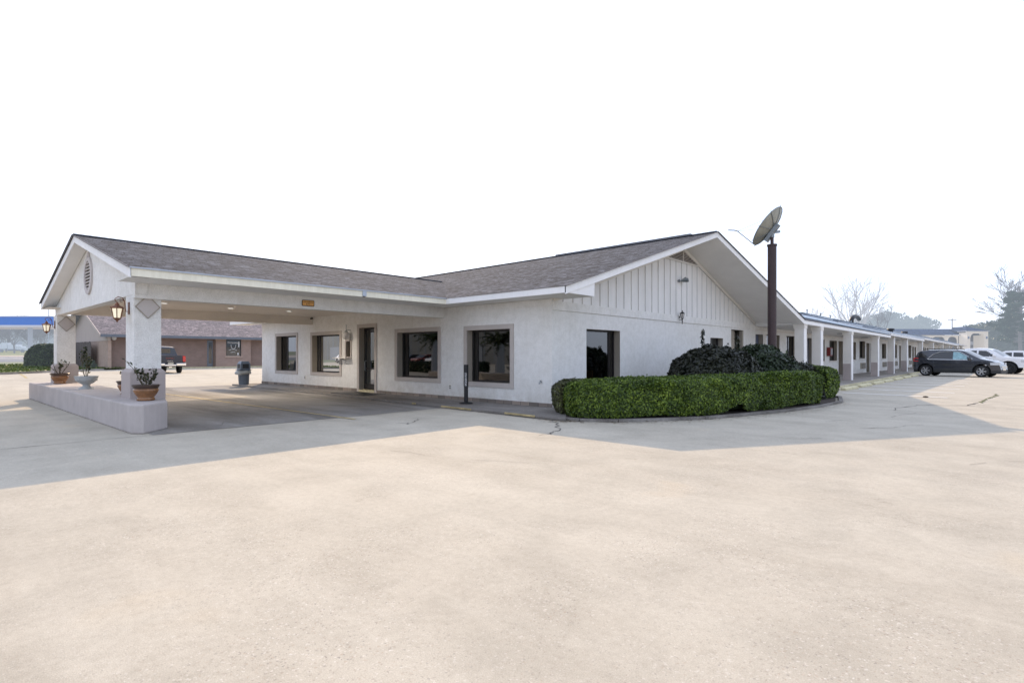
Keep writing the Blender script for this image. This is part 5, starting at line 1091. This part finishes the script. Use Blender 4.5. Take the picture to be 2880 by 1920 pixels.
# white pickups
pk_top=[(-2.95,.70),(-2.93,1.28),(-1.05,1.30),(-1.0,1.34),(-.86,1.86),(-.7,1.93),(0,1.97),(.7,1.93),(.95,1.84),(1.62,1.34),(1.8,1.30),(2.7,1.20),(2.88,1.10),(2.96,.85),(2.98,.6)]
pk_win=[[(-.72,1.34),(-.66,1.78),(.02,1.80),(.02,1.33)],[(.14,1.33),(.14,1.80),(.62,1.76),(1.22,1.33)]]
def pickup(label,loc,rz,sc_,paint='whitecar',wr=.43,glass='carglass',rim='plastic',group=None,cat='pickup truck'):
    t,hw,PT=vehicle('parked_pickup',label,cat,loc,rz,sc_,pk_top,[(-3,1.30),(3,1.22)],2.02,-2.95,2.98,(-1.85,1.92),wr,.50,pk_win,paint,glass,(.97,1.60),(-1.0,-.86),
      lights=[('tail_light',-2.94,-2.82,.92,1.26,'tail',.006),('headlight',2.62,2.95,.88,1.08,'headlamp',.006)],mirror=(1.12,1.36),cladding=False,tumble=.22,ends=(.03,.08),rim=rim,spokes=8,group=group,arch=.14)
    return t,hw,PT
pk,hw,PT=pickup('lifted white crew-cab pickup with black wheels, nose right, behind the charcoal car',(7.95,51.4,0),math.radians(-13),(1.14,1.08,1.12))
PT(MB().box(2.86,3.06,-.93,.93,.58,.78),'bumper','chrome'); PT(MB().box(2.90,2.995,-.62,.62,.86,1.10),'grille','chrome')
for s in (-1,1):
    for x in (-.55,.30): PT(MB().box(x-.1,x+.1,min(s*1.0,s*1.03),max(s*1.0,s*1.03),1.18,1.215),'door_handle','chrome')
pk2,hw,PT=pickup('white pickup partly hidden behind the hood of the lifted white pickup, nose left',(10.4,69.5,0),math.radians(172),(1.1,1.05,1.06))
# dark pickup seen from behind at the neighbouring building
tk,hw,PT=pickup('slate blue pickup seen from behind with chrome bumper, parked before the pinkish brick building',(-38.5,-.15,.25),math.radians(180),(1.,1.03,1.03),paint='navycar',wr=.40,rim='alloy')
PT(MB().box(-2.972,-2.955,-.80,.80,.78,1.27),'tailgate','navycar',bevel=.02)
PT(MB().box(-3.14,-2.94,-.98,-.35,.56,.74).box(-3.14,-2.94,.35,.98,.56,.74).box(-3.12,-2.94,-.36,.36,.54,.66),'bumper','chrome',bevel=.03)
PT(MB().box(-3.13,-3.10,-.17,.17,.66,.80),'licence_plate','plate'); PT(MB().box(-3.05,-2.9,-.1,.1,.42,.50),'tow_hitch','chrome')
PT(MB().box(-2.985,-2.965,-.99,-.82,.84,1.24).box(-2.985,-2.965,.82,.99,.84,1.24),'tail_light','tail')
me_=frame3((-2.985,0,1.09),(0,-1,0),(0,0,1)); text_part('lettering','GMC',.17,'redcar',me_,tk,.006,sx=1.5); text_part('lettering','SIERRA',.055,'chrome',frame3((-2.985,0,.90),(0,-1,0),(0,0,1)),tk,.004,sx=2.0)
PT(MB().box(-.975,-.965,-.55,.55,1.40,1.80),'rear_window','carglass')

# ------------------------------------------------------------------ neighbouring brick building
XA,YA=-51.26,-.85; bb=thing('brick_building','low pinkish brick office building with reddish shingle roof left of the motel','building',(XA,YA,.27))
ZB=.27
mb=MB(); mb.box(XA-.9,XA-.6,YA+.26,8.37,ZB,3.62); mb.box(XA-.9,XA-.6,11.88,26,ZB,3.62); mb.build('recessed_wall','browndark',bb)
mb=MB(); bx0,bx1=8.36,11.9
mb.box(XA-.35,XA-.0,bx0,9.36,ZB,3.40); mb.box(XA-.35,XA-.0,10.9,bx1,ZB,3.40); mb.box(XA-.35,XA,9.36,10.9,ZB,1.49); mb.box(XA-.35,XA,9.36,10.9,3.27,3.40); mb.box(XA-.9,XA-.36,bx0+.02,bx0+.25,ZB,3.6); mb.box(XA-.9,XA-.36,bx1-.25,bx1-.02,ZB,3.6); mb.box(XA-.02,XA+.03,bx0-.05,bx1+.05,3.14,3.42) if False else None
bw=mb.build('bay_wall','brickwall',bb)
mb=MB(); mb.box(XA+.001,XA+.04,bx0-.05,9.30,3.2,3.45); mb.box(XA+.001,XA+.04,10.96,bx1+.05,3.2,3.45); mb.box(XA+.001,XA+.08,9.25,11.0,1.36,1.48); mb.build('bay_trim','brickwall2',bb)
w_=window_unit(bb,(XA,9.36),(0,1),(1,0),0,1.54,1.50,3.26,.12,'darkpane',trim=False,fw=.07)
text_part('lettering','Welcome',.30,'signwhite',Matrix.Translation((-XA,-YA,-ZB))@frame3((XA-.05,10.05,2.93),(0,1,0),(0,0,1)),w_,.004,sx=.95)
mb=MB(); 
for pts in ([(9.86,2.75),(9.90,2.45),(10.02,2.3),(10.2,2.28),(10.32,2.42),(10.36,2.72)],[(9.65,2.12),(9.95,2.22),(10.25,2.22),(10.45,2.1)],[(9.8,1.9),(10.1,1.93),(10.3,1.9)]): mb.tube([(XA-.05,a,b) for a,b in pts],.022,5)
mb.box(XA-.055,XA-.045,10.62,10.72,2.45,3.05); mb.box(XA-.055,XA-.045,10.52,10.64,1.62,1.85); mb.build('neon_drawing','signwhite',w_)
dd=MB(); dd.box(XA-.62,XA-.58,7.72,8.26,.42,3.15); d_=dd.build('door','slate_trim',bb); MB().box(XA-.578,XA-.57,7.86,8.15,.75,2.95).build('pane','darkpane',d_)
MB().box(XA-.6,XA+.45,YA+4,26,ZB,.40).build('painted_step','curb_y',bb)
mb=MB(); mb.box(XA-19,XA-.001,YA,YA+.25,ZB,2.95); mb.build('gable_wall','brickwall2',bb)
MB().box(XA-19,XA-.001,YA-.04,YA+.2,2.952,3.27).build('band_board','gablesiding',bb)
ez,rz_=3.72,6.95; mb=MB(); mb.p([(XA-19,YA-.02,3.27),(XA-.02,YA-.02,3.27),(XA-.02,YA-.02,ez-.05),(XA-9.5,YA-.02,rz_-.2),(XA-19,YA-.02,ez-.05)]); mb.build('gable_siding','gablesiding',bb)
mb=MB(); mb.p([(XA+.75,YA-.7,ez-.2),(XA+.75,26,ez-.2),(XA-9.5,26,rz_),(XA-9.5,YA-.7,rz_)]); mb.p([(XA-19.8,YA-.7,ez-.2),(XA-19.8,26,ez-.2),(XA-9.5,26,rz_),(XA-9.5,YA-.7,rz_)]); mb.build('roof','redroof',bb)
mb=MB(); mb.bar((XA+.77,YA-.7,ez-.33),(XA+.77,26,ez-.33),.06,.26); mb.bar((XA-19.8,YA-.73,ez-.33),(XA-9.5,YA-.73,rz_-.1),.06,.35); mb.build('fascia','slate_trim',bb)
mb=MB(); mb.bar((XA+.75,YA-.73,ez-.33),(XA-9.5,YA-.73,rz_-.1),.06,.24); mb.build('rake_board','gablesiding',bb)
mb=MB(); mb.p([(XA+.72,YA-.68,ez-.42),(XA+.72,26,ez-.42),(XA-.9,26,ez-.42),(XA-.9,YA-.68,ez-.42)]); mb.build('soffit','gablesiding',bb)
tag(MB().lathe([(.20,0),(.20,.06),(.16,.09)],n=18,M4=Matrix.Translation((XA-.55,YA+.55,3.2))@Matrix.Rotation(PI/2,4,'Y')).build('wall_light','signwhite'),'round white wall light under the eave of the brick building','wall light')
# fence, one thing with its boards
fe=thing('wooden_fence','weathered grey-brown board fence before the brick building gable','fence',(-61,YA-.55,.3)); mb=MB(); rf=random.Random(5); x=-67.6
while x<-55.3:
    w=rf.uniform(.26,.32); h=2.9+rf.uniform(-.06,.05); y=YA-.6+rf.uniform(-.015,.015); mb.prism([(x,y),(x+w,y),(x+w,y+.03),(x,y+.03)],.3,h-.05); mb.prism([(x+.05,y),(x+w-.05,y),(x+w-.05,y+.03),(x+.05,y+.03)],h-.049,h); x+=w+rf.uniform(.01,.04)
mb.build('fence_boards','fence',fe); MB().box(-67.6,-55.3,YA-.56,YA-.5,.8,.9).box(-67.6,-55.3,YA-.56,YA-.5,2.3,2.4).build('rail','fence',fe)

# ------------------------------------------------------------------ blue fuel canopy, street truck, poles
def cam_frame(a,d): x,y=at_cam(a,d); return x,y
D=112; x,y=at_cam(-.945,D); gc_=thing('fuel_canopy','wide flat fuel station canopy with bright blue fascia at the left edge','canopy',(x,y,gz(x)),math.radians(42.5))
zc=gz(x); lat=lambda a:(a+.945)*D
def zv(v,d): return 1.62+(998-v)/1528*d
B=lambda mb,n,m: mb.build(n,m,gc_,world=False)
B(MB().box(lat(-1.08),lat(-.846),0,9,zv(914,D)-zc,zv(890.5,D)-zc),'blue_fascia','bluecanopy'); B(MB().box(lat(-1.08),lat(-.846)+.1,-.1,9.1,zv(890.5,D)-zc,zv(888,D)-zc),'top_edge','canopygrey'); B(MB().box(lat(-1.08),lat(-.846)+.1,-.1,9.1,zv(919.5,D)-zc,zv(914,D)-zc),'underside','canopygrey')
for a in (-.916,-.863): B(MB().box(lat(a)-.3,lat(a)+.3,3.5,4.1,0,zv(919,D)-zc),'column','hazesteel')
D=188; x,y=at_cam(-.915,D); zc=zv(990.5,D); sm=thing('semi_truck','hazy white semi truck tractor on the far street, behind the clipped bush','truck',(x,y,zc),math.radians(42.5)); B=lambda mb,n,m: mb.build(n,m,sm,world=False)
B(MB().box(-2.2,.6,0,2.4,.9,2.7).box(.6,2.0,.2,2.2,.9,2.1),'cab','semiwhite'); B(MB().box(-1.2,.6,.1,2.3,2.7,3.6),'sleeper_roof','hazesteel'); B(MB().box(-2.4,.5,-.03,2.4,.45,1.1),'fuel_tank','semidark'); B(MB().prism([(2.0,.1),(3.6,.3),(3.6,2.1),(2.0,2.3)],.8,1.7),'hood','semiwhite'); B(MB().box(-7.5,-2.5,0,2.4,1.3,3.3),'cargo_box','semiwhite')
B(MB().box(-.3,.2,-.05,0,1.5,2.1),'side_window','semidark')
for xx in (2.7,-4.6,-6.2): B(MB().lathe([(.55,0),(.55,.4)],n=16,M4=Matrix.Translation((xx,-.05,.5))@Matrix.Rotation(-PI/2,4,'X')),'wheel','semidark')
def pole(a,d,h,label,cross=True,mat='hazesteel',r=.16):
    x,y=at_cam(a,d); t=thing('utility_pole',label,'pole',(x,y,gz(x)),math.radians(42.5)); MB().tube([(0,0,0),(0,0,h)],[r,r*.8],7).build('pole','bark_pine' if cross else mat,t,world=False)
    if cross: MB().box(-1.3,1.3,-.1,.1,h-.6,h-.4).build('crossarm','bark_pine',t,world=False)
pole(.811,165,12.7,'wooden utility pole with crossarm rising behind the far two-storey motel'); pole(-.852,150,13.5,'thin steel street light pole under the blue canopy right end',False,r=.13)
x0,y0=at_cam(-1.05,140); x1,y1=at_cam(-.82,150)
tag(MB().tube([(x0,y0,13.4),((x0+x1)/2,(y0+y1)/2,12.3),(x1,y1,12.0)],.035,4).tube([(x0,y0,12.6),((x0+x1)/2,(y0+y1)/2,11.4),(x1,y1,11.2)],.035,4).build('power_line','hazesteel'),'thin sagging power lines above the blue canopy','power line')

# ------------------------------------------------------------------ two-storey motel beyond the wing
D=125.; mx,my=at_cam(.867,D); k_=D/1528
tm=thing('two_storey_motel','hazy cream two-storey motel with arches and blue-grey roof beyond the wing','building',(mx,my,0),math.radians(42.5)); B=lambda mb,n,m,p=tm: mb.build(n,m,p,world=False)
U_=lambda u:(u/1528-.867)*D+ -1440/1528*D ; Zv=lambda v:1.62+(998-v)*k_
uu=lambda c7x: ((2500+c7x/6.19-1440)/1528-.867)*D
def arch_wall(mb,x0,x1,z0,z1,arches,y,th=.35):
    xs_=[x0]
    for a,b,zs_,zt_ in arches:
        mb.box(xs_[-1],a,y,y+th,z0,z1); n=12; prev=None
        for i in range(n+1):
            f=i/n; xx=a+(b-a)*f; r_=min(.9,(b-a)/2); 
            dx=min(xx-a,b-xx); zz=zt_ if dx>r_ else zt_-(zt_-zs_)*(1-math.sqrt(max(0,1-(1-dx/r_)**2)))
            if prev: mb.p([(prev[0],y,prev[1]),(xx,y,zz),(xx,y,z1),(prev[0],y,z1)]); mb.p([(prev[0],y,prev[1]),(xx,y,zz),(xx,y+th,zz),(prev[0],y+th,prev[1])])
            prev=(xx,zz)
        xs_.append(b)
    mb.box(xs_[-1],x1,y,y+th,z0,z1)
za=Zv(900+372/6.19); zev=Zv(900+262/6.19); 
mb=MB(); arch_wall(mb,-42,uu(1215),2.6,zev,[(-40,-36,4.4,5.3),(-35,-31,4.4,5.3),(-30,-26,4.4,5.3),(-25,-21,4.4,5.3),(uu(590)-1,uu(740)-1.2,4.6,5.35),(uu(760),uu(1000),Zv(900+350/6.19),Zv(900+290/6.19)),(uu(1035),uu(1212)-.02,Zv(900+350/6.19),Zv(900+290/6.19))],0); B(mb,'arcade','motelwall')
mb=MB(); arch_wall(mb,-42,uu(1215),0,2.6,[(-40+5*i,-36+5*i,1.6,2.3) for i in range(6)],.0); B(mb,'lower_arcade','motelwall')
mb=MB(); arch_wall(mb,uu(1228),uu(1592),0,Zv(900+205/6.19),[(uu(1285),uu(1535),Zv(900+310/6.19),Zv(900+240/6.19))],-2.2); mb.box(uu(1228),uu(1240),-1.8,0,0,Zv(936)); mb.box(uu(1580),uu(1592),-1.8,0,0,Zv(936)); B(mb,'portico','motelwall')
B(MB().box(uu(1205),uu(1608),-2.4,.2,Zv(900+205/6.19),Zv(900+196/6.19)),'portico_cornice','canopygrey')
mb=MB(); a,b,c=uu(1205),uu(1608),uu(1410); z1_,z2=Zv(900+196/6.19),Zv(900+108/6.19); mb.p([(a,-2.4,z1_),(b,-2.4,z1_),(c,.8,z2)]); mb.p([(a,-2.4,z1_),(c,.8,z2),(c,5,z2),(a,1,z1_)]); mb.p([(b,-2.4,z1_),(c,.8,z2),(c,5,z2),(b,1,z1_)]); B(mb,'portico_roof','motelroof')
mb=MB(); rzv=Zv(900+132/6.19); mb.p([(-42,-.6,zev+.02),(uu(1655),-.6,zev+.02),(uu(1655),6.2,rzv),(-42,6.2,rzv)]); mb.p([(-42,13,zev),(uu(1655),13,zev),(uu(1655),6.2,rzv),(-42,6.2,rzv)]); B(mb,'roof','motelroof')
B(MB().box(uu(1592)+.02,uu(1640),-.05,12,0,zev-.02),'end_wall','motelwall')
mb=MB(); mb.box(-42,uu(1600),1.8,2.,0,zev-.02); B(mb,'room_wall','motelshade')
mb=MB(); mb.box(-42,uu(1215),.36,1.79,2.5,2.6); B(mb,'gallery_floor','motelwall')
for q,(a,b) in enumerate(((915,985),(1060,1160),(1350,1430))): B(MB().box(uu(a),uu(b),1.72,1.795,2.65,Zv(900+300/6.19)),'door','moteldoor')
for a,b in ((1440,1520),(820,880)): B(MB().box(uu(a),uu(b),1.74,1.795,Zv(900+400/6.19),Zv(900+315/6.19)),'window','hazesteel')
mb=MB()
for i in range(12): xx=uu(1325)+(uu(1445)-uu(1325))*i/11; mb.box(xx-.04,xx+.04,-.5,-.42,Zv(900+430/6.19),Zv(900+378/6.19))
mb.box(uu(1320),uu(1450),-.52,-.40,Zv(900+380/6.19),Zv(900+373/6.19)); B(mb,'railing','canopygrey')
for a in (1250,1560): B(MB().box(uu(a)-.12,uu(a)+.12,-2.4,-2.205,Zv(900+330/6.19),Zv(900+290/6.19)),'wall_lamp','moteldoor')

# ------------------------------------------------------------------ what the front windows mirror: across the road behind the camera
wh=thing('warehouse','long pale grey metal warehouse across the lot, mirrored in the front windows','building',(-62,-44,0))
mb=MB(); mb.box(-100,-40,-54,-44,0,9); mb.build('wall','warehouse',wh)
mb=MB(); 
for k in range(30): mb.box(-100+2*k,-99.94+2*k,-43.99,-43.96,0,8.8)
mb.build('wall_seam','hazesteel',wh); MB().box(-100.3,-39.7,-54.3,-43.7,9,9.4).build('roof_edge','galv',wh)
for x in (-93,-70,-52): MB().box(x,x+3.6,-43.98,-43.9,0,3.2).build('loading_door','motelshade',wh)
pl=thing('sago_palm','spiky palm across the drive, mirrored in the rightmost front window','palm',(-14.9,-12.8,0)); mb=MB(); mb.tube([(0,0,0),(0,0,2.4)],[.35,.28],10); mb.build('trunk','bark_pine',pl,world=False)
st=MB(); P=[];Nn=[]; rp=random.Random(9)
for k in range(34):
    a=rp.uniform(0,2*PI); e=rp.uniform(-.1,1.3); L=rp.uniform(1.5,2.1); pts=[]
    for i in range(10): f=i/9; r_=L*f*math.cos(e*.8); z=2.4+L*f*math.sin(e)-1.1*f*f*L*.5; pts.append((r_*math.cos(a),r_*math.sin(a),z))
    st.tube(pts,.012,4,cap=False)
    for i in range(1,10):
        for q in range(5): p=Vector(pts[i-1]).lerp(Vector(pts[i]),q/5); P.append(p+Vector((rp.gauss(0,.08),rp.gauss(0,.08),-.03))); Nn.append((0,0,1))
st.build('stalk','stem',pl,world=False); leaves_mesh(P,Nn,.07,'fronds','palmleaf',pl,aspect=5,spread=.5,world=False)
p2_=copy_tree(pl); p2_.location=(-22.0,-13.2,.35); p2_['label']='second spiky palm farther along, mirrored in the window right of the door'
sd_top=[(-2.25,.6),(-2.22,.88),(-1.75,.95),(-1.1,1.36),(-.6,1.43),(.2,1.42),(.55,1.34),(1.25,.96),(1.9,.88),(2.2,.72),(2.25,.45)]
sd_win=[[(-1.05,.98),(-.75,1.30),(-.05,1.34),(-.05,.97)],[(.05,.97),(.05,1.34),(.5,1.28),(.98,.98)]]
for i,(x,y,pn_,lb) in enumerate(((-58.5,-36,'whitecar','white sedan parked farthest left before the grey warehouse'),(-55.2,-36,'suv','dark sedan before the grey warehouse beside a white one'),(-51.9,-36,'redcar','red sedan before the grey warehouse'),(-48.6,-36,'whitecar','white sedan before the right end of the grey warehouse'),(-70,-34,'whitecar','white sedan parked alone on the lot left of the warehouse row'),(-78,-32,'whitecar','white sedan at the far left end of the mirrored lot'))):
    vehicle('parked_sedan',lb,'car',(x,y,gz(x)),rt.uniform(-.1,.1)+(0 if i>3 else PI/2),(1,1,1),sd_top,[(-2.3,.93),(2.3,.90)],1.8,-2.25,2.25,(-1.32,1.36),.33,.2,sd_win,pn_,'carglass',(.57,1.22),(-1.7,-1.12),group='cars parked before the warehouse')

hedge('hedge','low dark hedge across the drive, mirrored in the lower part of the front windows','hedge',[(-36,-17.6),(-20.5,-17.6),(-20.5,-16.4),(-36,-16.4)],.0,lambda x,y:1.05,5000,3500,.11,'shrub_green',71)

# ------------------------------------------------------------------ sky, sun, camera
w=bpy.data.worlds.new('World'); sc.world=w; w.use_nodes=True; nt=w.node_tree
for n_ in list(nt.nodes): nt.nodes.remove(n_)
out=nt.nodes.new('ShaderNodeOutputWorld'); sky=nt.nodes.new('ShaderNodeTexSky'); sky.sky_type='NISHITA'; sky.sun_disc=False
sky.sun_elevation=math.radians(32.5); sky.sun_rotation=math.radians(360-57.2); sky.dust_density=1.5; sky.air_density=1.
b1=nt.nodes.new('ShaderNodeBackground'); b1.inputs[1].default_value=.05; nt.links.new(sky.outputs[0],b1.inputs[0])
b2=nt.nodes.new('ShaderNodeBackground'); b2.inputs[0].default_value=(.89,.985,1.23,1); b2.inputs[1].default_value=1.0
ad=nt.nodes.new('ShaderNodeAddShader'); nt.links.new(b1.outputs[0],ad.inputs[0]); nt.links.new(b2.outputs[0],ad.inputs[1]); nt.links.new(ad.outputs[0],out.inputs[0])
ld=bpy.data.lights.new('sun','SUN'); ld.energy=3.9; ld.angle=math.radians(.6); ld.color=(1.,.755,.50)
so=bpy.data.objects.new('sun',ld); COL.objects.link(so); so.location=(-60,40,60); so.rotation_euler=Vector((1.32,-.85,-1.)).to_track_quat('-Z','Y').to_euler()
cd=bpy.data.cameras.new('camera'); cam=bpy.data.objects.new('camera',cd); COL.objects.link(cam); cam.location=(9.93,-12.6,1.62)
cam.rotation_euler=(PI/2,0,math.radians(42.5)); cd.sensor_width=36; cd.lens=1528/2880*36; cd.shift_y=38/2880; cd.clip_end=3000; cd.clip_start=.05
sc.camera=cam
